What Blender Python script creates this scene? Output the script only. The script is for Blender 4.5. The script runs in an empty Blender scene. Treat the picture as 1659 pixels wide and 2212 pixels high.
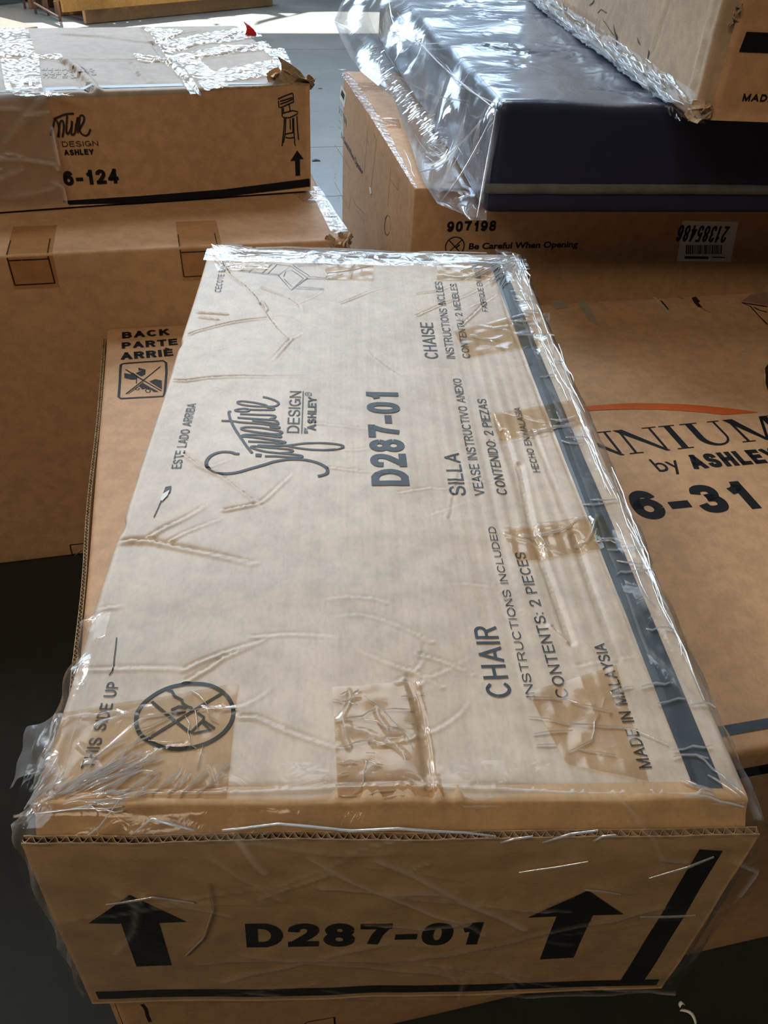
import bpy, bmesh, math, random
import numpy as np
from mathutils import Vector, Matrix

# ------------------------------------------------------------------ camera
FH = 0.6758                      # height of the big lower carton (floor is z = 0)
F_PX, PITCH, ROLL, YAW = 1774.24, 0.68143, 0.058685, -0.077024
CAM = np.array([0.2269, -0.32807, 0.88796 + FH])
_c, _s = math.cos(YAW), math.sin(YAW)
_fw = np.array([-_s*math.cos(PITCH), _c*math.cos(PITCH), -math.sin(PITCH)])
_rt = np.array([_c, _s, 0.0]); _up = np.cross(_rt, _fw)
RT = math.cos(ROLL)*_rt + math.sin(ROLL)*_up
UP = -math.sin(ROLL)*_rt + math.cos(ROLL)*_up
sc = bpy.context.scene
C = sc.collection
cd = bpy.data.cameras.new('camera'); cam = bpy.data.objects.new('camera', cd); C.objects.link(cam)
cam.matrix_world = Matrix(((RT[0], UP[0], -_fw[0], CAM[0]), (RT[1], UP[1], -_fw[1], CAM[1]), (RT[2], UP[2], -_fw[2], CAM[2]), (0, 0, 0, 1)))
cd.sensor_fit = 'VERTICAL'; cd.sensor_height = 24.0; cd.lens = 24.0*F_PX/2212.0
cd.clip_start = 0.02; cd.clip_end = 200
sc.camera = cam

# ------------------------------------------------------------------ light
ROOM = math.radians(13.0)        # the hall is turned against the stacked cartons
sc.view_settings.view_transform = 'Standard'; sc.view_settings.look = 'None'
sc.view_settings.gamma = 1.0; sc.view_settings.use_curve_mapping = False
sc.view_settings.exposure = 0.0
w = bpy.data.worlds.new('sky'); sc.world = w; w.use_nodes = True
wn = w.node_tree.nodes; wl = w.node_tree.links
sky = wn.new('ShaderNodeTexSky'); sky.sky_type = 'NISHITA'; sky.sun_disc = False
sky.sun_elevation = math.radians(52); sky.sun_rotation = math.radians(20)
bg = wn['Background']; bg.inputs['Strength'].default_value = 0.28
wl.new(sky.outputs[0], bg.inputs[0])

def room(x, y, z):               # hall coordinates -> world
    c, s = math.cos(ROOM), math.sin(ROOM)
    return (c*x - s*y, s*x + c*y, z)
def lamp(name, kind, loc, target, energy, color, size=None, size_y=None, angle=None, spread=None):
    d = bpy.data.lights.new(name, kind); d.energy = energy; d.color = color
    if kind == 'AREA':
        d.shape = 'RECTANGLE'; d.size = size; d.size_y = size_y
        if spread: d.spread = spread
    if angle: d.angle = angle
    o = bpy.data.objects.new(name, d); C.objects.link(o); o.location = loc
    v = Vector(target) - Vector(loc)
    o.rotation_euler = v.to_track_quat('-Z', 'Y').to_euler()
    return o
SUN_EL, SUN_AZ = math.radians(56), ROOM + math.radians(4)
sd = Vector((math.sin(-SUN_AZ)*math.cos(SUN_EL), math.cos(SUN_AZ)*math.cos(SUN_EL), math.sin(SUN_EL)))
lamp('sun', 'SUN', sd*20, (0, 0, 0), 30.0, (1.0, 0.93, 0.80), angle=0.012)
# added area lights: cool fill high up on the door side of the hall
for k, (x, y, z, e) in enumerate(((-5.0, 12.7, 5.2, 210.0), (-1.8, 12.7, 5.2, 210.0), (1.6, 12.7, 5.4, 160.0), (5.0, 12.7, 5.2, 130.0))):
    p = room(x, y, z)
    lamp('added_sky_fill', 'AREA', p, room(x*.4, 0, 0.6), e, (0.58, 0.80, 1.0), 3.0, 2.6)
for k, (x, y, e) in enumerate(((-3.2, 8.4, 560.0), (1.0, 8.4, 560.0), (-2.6, 4.8, 125.0), (2.0, 4.8, 125.0))):
    p = room(x, y, 6.7)
    lamp('added_top_fill', 'AREA', p, (p[0], p[1], 0), e, (0.82, 0.92, 1.0), 2.4, 2.0)  # added overhead fill, standing in for skylight
for k, x in enumerate((-4.5, -1.8)):
    p = room(x, -2.3, 5.8)
    lamp('added_warm_fill', 'AREA', p, (0.3, 0.9, 0.6), 94.0, (1.0, 0.81, 0.57), 1.2, 1.2)  # added warm fill from behind the camera, brightens the near faces
# daylight entering by the open door (portal: samples the sky through the opening)
pd = lamp('door_daylight', 'AREA', room(0.5, 12.85, 3.1), room(0.5, 0, 3.1), 1.0, (1, 1, 1), 12.6, 6.0)
pd.data.cycles.is_portal = True

# ------------------------------------------------------------------ helpers
def vec(*a): return np.array(a, float)
def unp(px, py, n, k):
    d = _fw*F_PX + RT*(px-829.5) - UP*(py-1106.0)
    return CAM + d*((k - CAM@n)/(d@n))
class Noise:
    def __init__(s, seed, n=10):
        r = np.random.RandomState(seed); a = r.rand(n)*2*np.pi
        f = 0.55 + r.rand(n)*0.95
        s.k = np.stack([np.cos(a), np.sin(a)], 1)*f[:, None]; s.p = r.rand(n)*2*np.pi; s.n = n
    def __call__(s, u, v, fr=1.0):
        u = np.asarray(u, float)*fr*2*np.pi; v = np.asarray(v, float)*fr*2*np.pi
        t = 0
        for (a, b), p in zip(s.k, s.p): t = t + np.sin(a*u + b*v + p)
        return t/math.sqrt(s.n/2.0)/2.2

class Face:
    """A flat cardboard face: origin, two unit vectors, outward normal, size and a relief function."""
    def __init__(s, O, U, V, N, w, h, f=None):
        s.O, s.U, s.V, s.N, s.w, s.h = map(lambda t: t, (vec(*O), vec(*U), vec(*V), vec(*N), w, h))
        s.f = f or (lambda u, v: np.zeros(np.broadcast(u, v).shape))
    def px(s, x, y):
        d = unp(x, y, s.N, s.N@s.O) - s.O
        return np.array([d@s.U, d@s.V])
    def P(s, uv, off=0.0):
        uv = np.asarray(uv, float).reshape(-1, 2)
        h = s.f(uv[:, 0], uv[:, 1]) + off
        return s.O + uv[:, :1]*s.U + uv[:, 1:]*s.V + h[:, None]*s.N

def mesh_obj(name, verts, faces, mats, parent=None, loc=(0, 0, 0), smooth=True, attr=None, midx=None):
    me = bpy.data.meshes.new(name)
    verts = np.asarray(verts, float) - np.asarray(loc, float)
    me.from_pydata(verts.tolist(), [], [list(map(int, f)) for f in faces])
    if not isinstance(mats, (list, tuple)): mats = [mats]
    for m in mats: me.materials.append(m)
    if midx is not None: me.polygons.foreach_set('material_index', np.asarray(midx, dtype=np.int32))
    if attr is not None:
        for k, a in attr.items():
            at = me.attributes.new(k, 'FLOAT', 'POINT'); at.data.foreach_set('value', np.asarray(a, dtype=np.float32))
    me.polygons.foreach_set('use_smooth', [bool(smooth)]*len(me.polygons))
    me.update()
    o = bpy.data.objects.new(name, me); C.objects.link(o)
    if parent is not None: o.parent = parent
    else: o.location = loc
    return o
def thing(name, label, cat, loc, group=None):
    o = bpy.data.objects.new(name, None); C.objects.link(o); o.location = loc
    o.empty_display_size = 0.1
    o['label'] = label; o['category'] = cat
    if group: o['group'] = group
    return o
def part(root, name, verts, faces, mats, label=None, smooth=True, attr=None, kind=None, midx=None, parent=None):
    o = mesh_obj(name, verts, faces, mats, parent or root, root.location, smooth, attr, midx)
    if label: o['label'] = label
    if kind: o['kind'] = kind
    return o
def grid_faces(nu, nv, base=0):
    i, j = np.meshgrid(np.arange(nu-1), np.arange(nv-1), indexing='ij')
    a = (i*nv + j).ravel() + base
    return np.stack([a, a+nv, a+nv+1, a+1], 1)
def axis_samples(L, r, step):
    e = [0, .25*r, .55*r, r] if r > 0 else [0]
    n = max(2, int((L - 2*r)/step))
    return np.array(e[:-1] + list(np.linspace(r, L-r, n+1)) + [L-t for t in e[:-1][::-1]])
class Carton:
    """Box body with rounded edges and relief; faces bottom excluded from relief."""
    def __init__(s, corner, yaw, dims, r=0.006, relief=None):
        s.c = vec(*corner); s.yaw = yaw; s.d = dims; s.r = r
        s.X = vec(math.cos(yaw), math.sin(yaw), 0); s.Y = vec(-math.sin(yaw), math.cos(yaw), 0); s.Z = vec(0, 0, 1)
        a, b, c = dims; rl = relief or {}
        z0 = lambda u, v: np.zeros(np.broadcast(u, v).shape)
        s.F = dict(
            top=Face(s.c + c*s.Z, s.X, s.Y, s.Z, a, b, rl.get('top', z0)),
            front=Face(s.c, s.X, s.Z, -s.Y, a, c, rl.get('front', z0)),
            back=Face(s.c + b*s.Y, s.X, s.Z, s.Y, a, c, rl.get('back', z0)),
            left=Face(s.c, s.Y, s.Z, -s.X, b, c, rl.get('left', z0)),
            right=Face(s.c + a*s.X, s.Y, s.Z, s.X, b, c, rl.get('right', z0)))
    def W(s, x, y, z): return s.c + x*s.X + y*s.Y + z*s.Z
    def body(s, root, mat, step=0.01, name='body', zstep=None):
        a, b, c = s.d; r = s.r
        ax = [axis_samples(a, r, step), axis_samples(b, r, step), axis_samples(c, r, zstep or step)]
        V = []; Fs = []; base = 0
        dims = np.array(s.d)
        for k in range(3):
            i, j = [t for t in range(3) if t != k]
            for side in (0, 1):
                g1, g2 = ax[i], ax[j]
                if k == 2 and side == 0:      # plain bottom
                    pass
                A, B = np.meshgrid(g1, g2, indexing='ij')
                P = np.zeros(A.shape + (3,)); P[..., i] = A; P[..., j] = B; P[..., k] = dims[k]*side
                P = P.reshape(-1, 3)
                f = grid_faces(len(g1), len(g2), base)
                flip = (side == 1) == (k == 1)
                if flip: f = f[:, ::-1]
                V.append(P); Fs.append(f); base += len(P)
        P = np.vstack(V); Fa = np.vstack(Fs)
        key = np.round(P*1e5).astype(np.int64)
        _, idx, inv = np.unique(key, axis=0, return_index=True, return_inverse=True)
        inv = inv.ravel(); P = P[idx]; Fa = inv[Fa]
        q = np.clip(P, r, dims - r); d = P - q
        n = d/np.maximum(np.linalg.norm(d, axis=1, keepdims=True), 1e-9)
        P2 = q + n*r
        disp = np.zeros(len(P))
        x, y, z = P2.T
        for nm, comp, sg, uv in (('top', 2, 1, (x, y)), ('front', 1, -1, (x, z)), ('back', 1, 1, (x, z)), ('left', 0, -1, (y, z)), ('right', 0, 1, (y, z))):
            wgt = np.clip(n[:, comp]*sg, 0, 1)**2
            disp += wgt*s.F[nm].f(*uv)
        P2 = P2 + n*disp[:, None]
        Wd = s.c + P2[:, :1]*s.X + P2[:, 1:2]*s.Y + P2[:, 2:]*s.Z
        return part(root, name, Wd, Fa, mat)

# -------- things drawn on a face (ink, paper, tape) : built as thin meshes that follow the relief
def cut_grid(bm, step, lo, hi):
    for ax in (0, 1):
        g = math.floor(lo[ax]/step)*step + step
        while g < hi[ax]:
            co = [0, 0, 0]; no = [0, 0, 0]; co[ax] = g; no[ax] = 1
            bmesh.ops.bisect_plane(bm, geom=bm.verts[:] + bm.edges[:] + bm.faces[:], plane_co=co, plane_no=no)
            g += step
def flat_to_face(bm, face, step, off):
    vs = np.array([v.co[:2] for v in bm.verts])
    if step: cut_grid(bm, step, vs.min(0), vs.max(0))
    bm.verts.index_update()
    uv = np.array([v.co[:2] for v in bm.verts])
    return face.P(uv, off), [[v.index for v in f.verts] for f in bm.faces]
_txt = {}
def text_mesh(s, bold):
    if (s, bold) in _txt: return _txt[(s, bold)]
    cu = bpy.data.curves.new('t', 'FONT'); cu.body = s; cu.size = 1.0; cu.offset = bold; cu.resolution_u = 3
    o = bpy.data.objects.new('t', cu); C.objects.link(o)
    dg = bpy.context.evaluated_depsgraph_get(); ev = o.evaluated_get(dg); me = ev.to_mesh()
    V = np.array([v.co[:2] for v in me.vertices]).reshape(-1, 2); Fc = [list(p.vertices) for p in me.polygons]
    ev.to_mesh_clear(); bpy.data.objects.remove(o); bpy.data.curves.remove(cu)
    _txt[(s, bold)] = (V, Fc); return V, Fc
def smooth_line(pts, k=6):
    """Catmull-Rom through the points"""
    P = np.array(pts, float); Q = np.vstack([2*P[0]-P[1], P, 2*P[-1]-P[-2]]); out = []
    for i in range(1, len(Q)-2):
        for t in np.linspace(0, 1, k, endpoint=False):
            out.append(.5*((2*Q[i]) + (-Q[i-1]+Q[i+1])*t + (2*Q[i-1]-5*Q[i]+4*Q[i+1]-Q[i+2])*t*t + (-Q[i-1]+3*Q[i]-3*Q[i+1]+Q[i+2])*t**3))
    out.append(P[-1]); return np.array(out)
def _arc(cx, cy, rx, ry, a0, a1, n=14):
    t = np.radians(np.linspace(a0, a1, n)); return [(cx+rx*math.cos(a), cy+ry*math.sin(a)) for a in t]
def _sup(n=30):                      # slightly squared oval
    return [(.5+.5*abs(math.cos(a))**.86*np.sign(math.cos(a)), .5+.5*abs(math.sin(a))**.86*np.sign(math.sin(a))) for a in np.linspace(0, 2*np.pi, n)]
def _spl(p, k=5): return [tuple(q) for q in smooth_line(p, k)]
def LN(*p): return ('L', list(p))
def CV(p): return ('C', list(p))
GLY = {'A': (.78, [LN((0, 0), (.5, 1)), LN((1, 0), (.5, 1)), LN((.2, .3), (.8, .3))]),
 'B': (.66, [LN((0, 0), (0, 1)), LN((0, 1), (.5, 1)), LN((0, .53), (.55, .53)), LN((0, 0), (.55, 0)), CV(_arc(.5, .765, .42, .235, 90, -90)), CV(_arc(.55, .265, .45, .265, 90, -90))]),
 'C': (.74, [CV(_arc(.52, .5, .52, .5, 38, 322, 26))]),
 'D': (.70, [LN((0, 0), (0, 1)), LN((0, 1), (.42, 1)), LN((0, 0), (.42, 0)), CV(_arc(.42, .5, .58, .5, 90, -90, 18))]),
 'E': (.60, [LN((0, 0), (0, 1)), LN((0, 1), (1, 1)), LN((0, .52), (.92, .52)), LN((0, 0), (1, 0))]),
 'F': (.56, [LN((0, 0), (0, 1)), LN((0, 1), (1, 1)), LN((0, .5), (.9, .5))]),
 'G': (.76, [CV(_arc(.5, .5, .5, .5, 40, 335, 26)), LN((1, .44), (1, .06)), LN((.6, .44), (1, .44))]),
 'H': (.68, [LN((0, 0), (0, 1)), LN((1, 0), (1, 1)), LN((0, .52), (1, .52))]), 'I': (.0, [LN((0, 0), (0, 1))]),
 'K': (.68, [LN((0, 0), (0, 1)), LN((0, .36), (.92, 1)), LN((.36, .60), (1, 0))]), 'L': (.52, [LN((0, 0), (0, 1)), LN((0, 0), (1, 0))]),
 'M': (.82, [LN((0, 0), (0, 1)), LN((1, 0), (1, 1)), LN((0, 1), (.5, 0)), LN((1, 1), (.5, 0))]), 'N': (.68, [LN((0, 0), (0, 1)), LN((1, 0), (1, 1)), LN((0, 1), (1, 0))]),
 'O': (.78, [CV(_arc(.5, .5, .5, .5, 0, 360, 30))]), 'P': (.62, [LN((0, 0), (0, 1)), LN((0, 1), (.55, 1)), LN((0, .47), (.55, .47)), CV(_arc(.55, .735, .45, .265, 90, -90))]),
 'Q': (.78, [CV(_arc(.5, .5, .5, .5, 0, 360, 30)), LN((.65, .25), (1, .0))]),
 'R': (.68, [LN((0, 0), (0, 1)), LN((0, 1), (.55, 1)), LN((0, .5), (.55, .5)), CV(_arc(.55, .75, .42, .25, 90, -90)), LN((.62, .46), (.96, 0))]),
 'S': (.66, [CV(_spl([(.95, .74), (.84, .93), (.5, 1), (.14, .92), (.04, .74), (.14, .59), (.5, .51), (.86, .42), (.99, .26), (.88, .07), (.5, 0), (.12, .07), (0, .28)]))]),
 'T': (.66, [LN((.5, 0), (.5, 1)), LN((0, 1), (1, 1))]), 'U': (.68, [LN((0, .34), (0, 1)), LN((1, .34), (1, 1)), CV(_arc(.5, .36, .5, .36, 180, 360, 16))]),
 'V': (.76, [LN((0, 1), (.5, 0)), LN((1, 1), (.5, 0))]), 'W': (1.05, [LN((0, 1), (.25, 0)), LN((.5, 1), (.25, 0)), LN((.5, 1), (.75, 0)), LN((1, 1), (.75, 0))]),
 'X': (.74, [LN((0, 1), (1, 0)), LN((0, 0), (1, 1))]), 'Y': (.74, [LN((0, 1), (.5, .45)), LN((1, 1), (.5, .45)), LN((.5, 0), (.5, .45))]), 'Z': (.66, [LN((0, 1), (1, 1)), LN((0, 0), (1, 0)), LN((.98, 1), (.02, 0))]),
 '0': (.56, [CV(_sup())]), '1': (.42, [LN((.8, 0), (.8, 1)), CV([(.0, .72), (.35, .76), (.62, .86), (.74, 1.0)])]),
 '2': (.56, [CV(_spl([(.02, .68), (.1, .9), (.5, 1), (.88, .92), (.98, .73), (.86, .53), (.45, .26), (.08, .02)])), LN((.03, 0), (1, 0))]),
 '3': (.56, [CV(_spl([(.03, .74), (.14, .93), (.48, 1), (.84, .93), (.95, .76), (.82, .58), (.42, .53)])), CV(_spl([(.42, .53), (.84, .48), (1, .28), (.87, .07), (.48, 0), (.12, .07), (0, .27)]))]),
 '4': (.58, [LN((.74, 0), (.74, 1)), LN((.74, 1), (.0, .28)), LN((0, .27), (1, .27))]), '5': (.56, [LN((.92, 1), (.2, 1)), LN((.2, 1), (.08, .48)), CV(_spl([(.08, .5), (.45, .62), (.88, .52), (1, .3), (.86, .07), (.45, 0), (.1, .08), (0, .25)]))]),
 '6': (.56, [CV(_arc(.5, .315, .5, .315, 0, 360, 24)), CV(_spl([(.95, .76), (.83, .93), (.5, 1), (.17, .87), (.01, .55), (.0, .32)]))]),
 '7': (.56, [LN((0, 1), (1, 1)), CV(_spl([(.98, .98), (.62, .56), (.40, .0)]))]), '8': (.56, [CV(_arc(.5, .76, .44, .24, 0, 360, 22)), CV(_arc(.5, .265, .5, .265, 0, 360, 24))]),
 '9': (.56, [CV(_arc(.5, .685, .5, .315, 0, 360, 24)), CV(_spl([(.05, .24), (.17, .07), (.5, 0), (.83, .13), (.99, .45), (1.0, .68)]))]),
 '-': (.30, [LN((0, .36), (1, .36))]), ':': (.0, [LN((0, .02), (0, .03)), LN((0, .6), (0, .61))]), '.': (.0, [LN((0, .02), (0, .03))]), ' ': (.22, [])}
GLY['\u00c8'] = (GLY['E'][0], GLY['E'][1] + [('X', [(.3, 1.30), (.62, 1.14)])])
def glyph_text(face, s_, p0, p1, cap, wt, uvmode=False, sp=.20, hyph=None):
    """Helvetica-like lettering from centre-line strokes, stroke width wt (share of cap height); clipped at baseline and cap line"""
    a, b, c = (np.array(p0, float), np.array(p1, float), np.array(cap, float)) if uvmode else (face.px(*p0), face.px(*p1), face.px(*cap))
    ex = b - a; Lx = np.linalg.norm(ex); exn = ex/Lx; perp = np.array([-exn[1], exn[0]]); h = (c-a)@perp
    if h < 0: perp = -perp; h = -h
    w_ = wt*h
    adv = [GLY[ch][0] for ch in s_]; n = len(s_)
    # every glyph box = adv*k + w_, gaps = sp*k
    k = (Lx - n*w_)/(sum(adv) + sp*(n-1))
    if k <= 0: k = .1*h
    x = 0.0; out = bmesh.new()
    for ch, ad in zip(s_, adv):
        bm = bmesh.new(); bw = ad*k
        def mp(p): return np.array([x + w_/2 + p[0]*bw, w_/2 + p[1]*(h-w_)])
        for kind, pts in GLY[ch][1]:
            P = [mp(p) for p in pts]
            if kind in 'LX':
                d = P[1]-P[0]; d = d/max(np.linalg.norm(d), 1e-9); e = w_/2 if ch not in ':.' else w_/2
                stroke_uv(bm, [P[0]-d*e, P[1]+d*e], w_*(1 if kind == 'L' else .8))
            else: stroke_uv(bm, P, w_)
        if ch != '\u00c8':
            g = bm.verts[:] + bm.edges[:] + bm.faces[:]
            bmesh.ops.bisect_plane(bm, geom=g, plane_co=(0, 0, 0), plane_no=(0, -1, 0), clear_outer=True)
            g = bm.verts[:] + bm.edges[:] + bm.faces[:]
            bmesh.ops.bisect_plane(bm, geom=g, plane_co=(0, h, 0), plane_no=(0, 1, 0), clear_outer=True)
        m_ = {}
        for v in bm.verts:
            q = a + exn*v.co.x + perp*v.co.y; m_[v] = out.verts.new((q[0], q[1], 0))
        for f in bm.faces:
            try: out.faces.new([m_[v] for v in f.verts])
            except ValueError: pass
        bm.free(); x += bw + w_ + sp*k
    return out
CAPH = None
def text_verts(face, s, p0, p1, cap, bold=0.0, uvmode=False):
    """p0,p1: ends of the baseline, cap: point above p0 at capital height (picture points cast on the face)"""
    global CAPH
    if CAPH is None:
        Vh, _ = text_mesh('H', 0.0); CAPH = Vh[:, 1].max()
    V, Fc = text_mesh(s, bold)
    a, b, c = (np.array(p0, float), np.array(p1, float), np.array(cap, float)) if uvmode else (face.px(*p0), face.px(*p1), face.px(*cap))
    ex = b - a; ey = c - a
    exn = ex/np.linalg.norm(ex); perp = np.array([-exn[1], exn[0]])
    if perp@ey < 0: perp = -perp
    h = ey@perp
    x0, x1 = V[:, 0].min(), V[:, 0].max()
    W2 = a + ((V[:, :1]-x0)/(x1-x0))*ex + V[:, 1:]/CAPH*h*perp
    return W2, Fc
INK_OFF = 0.0008
def add_poly(bm, V, Fc):
    vs = [bm.verts.new((p[0], p[1], 0)) for p in V]
    for f in Fc:
        try: bm.faces.new([vs[i] for i in f])
        except ValueError: pass
def printed(root, face, bm, mat, name='printed_text', step=0.006, off=INK_OFF, label=None, tri=True, parent=None):
    if tri: bmesh.ops.triangulate(bm, faces=[f for f in bm.faces if len(f.verts) > 4])
    V, Fc = flat_to_face(bm, face, step, off); bm.free()
    nrm = face.N
    out = []
    for f in Fc:
        a, b, c = V[f[0]], V[f[1]], V[f[2]]
        if np.cross(b-a, c-a)@nrm < 0: f = f[::-1]
        out.append(f)
    return part(root, name, V, out, mat, label, smooth=False, parent=parent)
def text(root, face, s, p0, p1, cap, mat, bold=0.0, step=0.006, name='printed_text', off=INK_OFF, uvmode=False, parent=None, wt=None, sp=.20):
    if all(ch in GLY for ch in s):
        if wt is None: wt = .135 if bold <= .001 else .24
        bm = glyph_text(face, s, p0, p1, cap, wt, uvmode, sp)
    else:
        bm = bmesh.new(); V, Fc = text_verts(face, s, p0, p1, cap, bold, uvmode); add_poly(bm, V, Fc)
    return printed(root, face, bm, mat, name, step, off, parent=parent)
def stroke_uv(bm, pts, wd, close=False):
    """polyline of constant or varying width in face coordinates"""
    P = np.array(pts, float)
    if close: P = np.vstack([P, P[:1]])
    n = len(P); W_ = np.array(wd if hasattr(wd, '__len__') else [wd]*n, float)
    T = np.gradient(P, axis=0) if n > 2 else np.tile(P[1]-P[0], (2, 1))
    if close: T[0] = T[-1] = P[1]-P[-2]
    T = T/np.maximum(np.linalg.norm(T, axis=1, keepdims=True), 1e-9); Nn = np.stack([-T[:, 1], T[:, 0]], 1)
    L = [bm.verts.new((*(P[i]+Nn[i]*W_[i]/2), 0)) for i in range(n)]
    R = [bm.verts.new((*(P[i]-Nn[i]*W_[i]/2), 0)) for i in range(n)]
    for i in range(n-1):
        try: bm.faces.new([L[i], R[i], R[i+1], L[i+1]])
        except ValueError: pass
def zoom(pts, ox, oy, s): return [(ox + x/s, oy + y/s) for x, y in pts]
def to_uv(face, pts): return np.array([face.px(*p) for p in pts])
def strokes(root, face, lines, wd, mat, name='printed_emblem', smooth=False, step=0.008, label=None, off=INK_OFF, polys=()):
    bm = bmesh.new()
    for i, l in enumerate(lines):
        uv = to_uv(face, l)
        if smooth and len(uv) > 2: uv = smooth_line(uv)
        stroke_uv(bm, uv, wd[i] if isinstance(wd, (list, tuple)) else wd)
    for p in polys:
        uv = to_uv(face, p); bm.faces.new([bm.verts.new((q[0], q[1], 0)) for q in uv])
    return printed(root, face, bm, mat, name, step, off, label)
def poly(root, face, pts, mat, name='printed_stripe', step=0.008, label=None, off=INK_OFF, uvmode=False):
    uv = np.array(pts, float) if uvmode else to_uv(face, pts)
    bm = bmesh.new(); bm.faces.new([bm.verts.new((q[0], q[1], 0)) for q in uv])
    return printed(root, face, bm, mat, name, step, off, label)

def seg_dist(u, v, a, b):
    d = b - a; L = max(d@d, 1e-12)
    t = np.clip(((u-a[0])*d[0] + (v-a[1])*d[1])/L, 0, 1)
    x = u - a[0] - t*d[0]; y = v - a[1] - t*d[1]
    sgn = np.sign(d[0]*y - d[1]*x)
    return np.sqrt(x*x + y*y), sgn, t
class Creases:
    """sum of folds; each (points in uv, width, depth, lip) ; fast by bounding box"""
    def __init__(s): s.seg = []
    def add(s, pts, wdt, dep, lip=0.6, taper=True):
        P = np.array(pts, float); n = len(P)-1
        for i in range(n):
            s.seg.append((P[i], P[i+1], wdt, 1.0*dep*((1 - .92*(i/max(n, 1))**1.4) if taper else 1), lip))
    def __call__(s, u, v):
        u = np.asarray(u, float); v = np.asarray(v, float); sh = np.broadcast(u, v).shape
        u = np.broadcast_to(u, sh).ravel(); v = np.broadcast_to(v, sh).ravel(); h = np.zeros(u.shape)
        for a, b, wd, dep, lip in s.seg:
            R = wd*4.0
            m = (u > min(a[0], b[0])-R) & (u < max(a[0], b[0])+R) & (v > min(a[1], b[1])-R) & (v < max(a[1], b[1])+R)
            if not m.any(): continue
            d, sg, t = seg_dist(u[m], v[m], a, b)
            x = d*sg/wd
            if abs(b[0]-a[0]) > .35*abs(b[1]-a[1]):      # the near lip of a fold stands up
                if b[0] > a[0]: x = -x
                lp = abs(lip)
            else: lp = lip
            val = -dep*np.exp(-np.abs(x)**1.2*1.8) + dep*lp*1.1*np.exp(-((x-1.35)/.75)**2)
            hm = h[m]; k = np.abs(val) > np.abs(hm); hm[k] = val[k]; h[m] = hm
        return h.reshape(sh)

# clear film / tape sheets
def sheet(root, face, uv_quad, mat, name, nu=60, nv=40, off=0.0012, ridges=None, noise=0.0004, nf=18, seed=1, ragged=0.0, label=None, parent=None):
    q = np.array(uv_quad, float)      # four corners: (0,0) (1,0) (1,1) (0,1)
    s_, t_ = np.meshgrid(np.linspace(0, 1, nu), np.linspace(0, 1, nv), indexing='ij')
    nz = Noise(seed)
    uv = (1-s_)[..., None]*(1-t_)[..., None]*q[0] + s_[..., None]*(1-t_)[..., None]*q[1] + s_[..., None]*t_[..., None]*q[2] + (1-s_)[..., None]*t_[..., None]*q[3]
    uv = uv.reshape(-1, 2)
    if ragged:
        e = (np.minimum.reduce([s_, 1-s_, t_, 1-t_]).ravel() < 1e-6)
        uv = uv + (e*ragged)[:, None]*np.stack([nz(uv[:, 0], uv[:, 1], 60), nz(uv[:, 1], uv[:, 0], 60)], 1)
    u, v = uv[:, 0], uv[:, 1]
    h = off + noise*(1 + nz(u, v, nf))
    fold = np.zeros(len(u))
    if ridges is not None:
        g = ridges(u, v); h = h + np.maximum(g, 0); fold = np.clip(g/max(g.max(), 1e-6), 0, 1)
    P = face.O + u[:, None]*face.U + v[:, None]*face.V + (face.f(u, v) + h)[:, None]*face.N
    f = grid_faces(nu, nv)
    a, b, c = P[f[0][0]], P[f[0][1]], P[f[0][2]]
    if np.cross(b-a, c-a)@face.N < 0: f = f[:, ::-1]
    return part(root, name, P, f, mat, label, attr={'fold': fold}, parent=parent)
class Ridges:
    """tent-shaped wrinkles raised above the sheet"""
    def __init__(s): s.seg = []
    def add(s, pts, wd, h):
        P = np.array(pts, float)
        for i in range(len(P)-1): s.seg.append((P[i], P[i+1], wd, h))
    def __call__(s, u, v):
        h = np.zeros(u.shape)
        for a, b, wd, hh in s.seg:
            m = (u > min(a[0], b[0])-wd) & (u < max(a[0], b[0])+wd) & (v > min(a[1], b[1])-wd) & (v < max(a[1], b[1])+wd)
            if not m.any(): continue
            d, _, _ = seg_dist(u[m], v[m], a, b)
            h[m] = np.maximum(h[m], hh*np.clip(1-d/wd, 0, 1))
        return h
def wrinkle_net(rng, u0, u1, v0, v1, n, length, ang, spread, jit=0.25, branch=0.4):
    """random branching wrinkle polylines inside a rectangle"""
    out = []
    for _ in range(n):
        p = np.array([rng.uniform(u0, u1), rng.uniform(v0, v1)]); a = ang + rng.gauss(0, spread)
        L = length*rng.uniform(.4, 1.3); k = 5; pts = [p.copy()]
        for i in range(k):
            a += rng.gauss(0, jit); p = p + L/k*np.array([math.cos(a), math.sin(a)])
            p = np.array([min(max(p[0], u0), u1), min(max(p[1], v0), v1)]); pts.append(p.copy())
            if rng.random() < branch/k*2:
                b = a + rng.choice((-1, 1))*rng.uniform(.5, 1.1)
                out.append([p.copy(), p + L*.25*np.array([math.cos(b), math.sin(b)])])
        out.append(pts)
    return out
def wrinkle_strips(face, lines, wd0, ht, off, jitter=None):
    """thin tent strips for sharp film wrinkles; returns verts, faces"""
    V = []; Fc = []
    for l in lines:
        P = np.array(l, float); n = len(P)
        if n < 2: continue
        T = np.gradient(P, axis=0) if n > 2 else np.tile(P[1]-P[0], (2, 1))
        T = T/np.maximum(np.linalg.norm(T, axis=1, keepdims=True), 1e-9); Nn = np.stack([-T[:, 1], T[:, 0]], 1)
        tp = np.sin(np.linspace(0.25, math.pi-.25, n))[:, None]
        b = len(V)
        wd = wd0*.62
        A = face.P(P + Nn*wd/2*tp, off*.5); B = face.P(P, off); B = B + (ht*tp)*face.N; D = face.P(P - Nn*wd/2*tp, off*.5)
        for i in range(n): V += [A[i], B[i], D[i]]
        for i in range(n-1):
            k = b + 3*i
            Fc += [[k, k+1, k+4, k+3], [k+1, k+2, k+5, k+4]]
    return V, Fc
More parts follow.
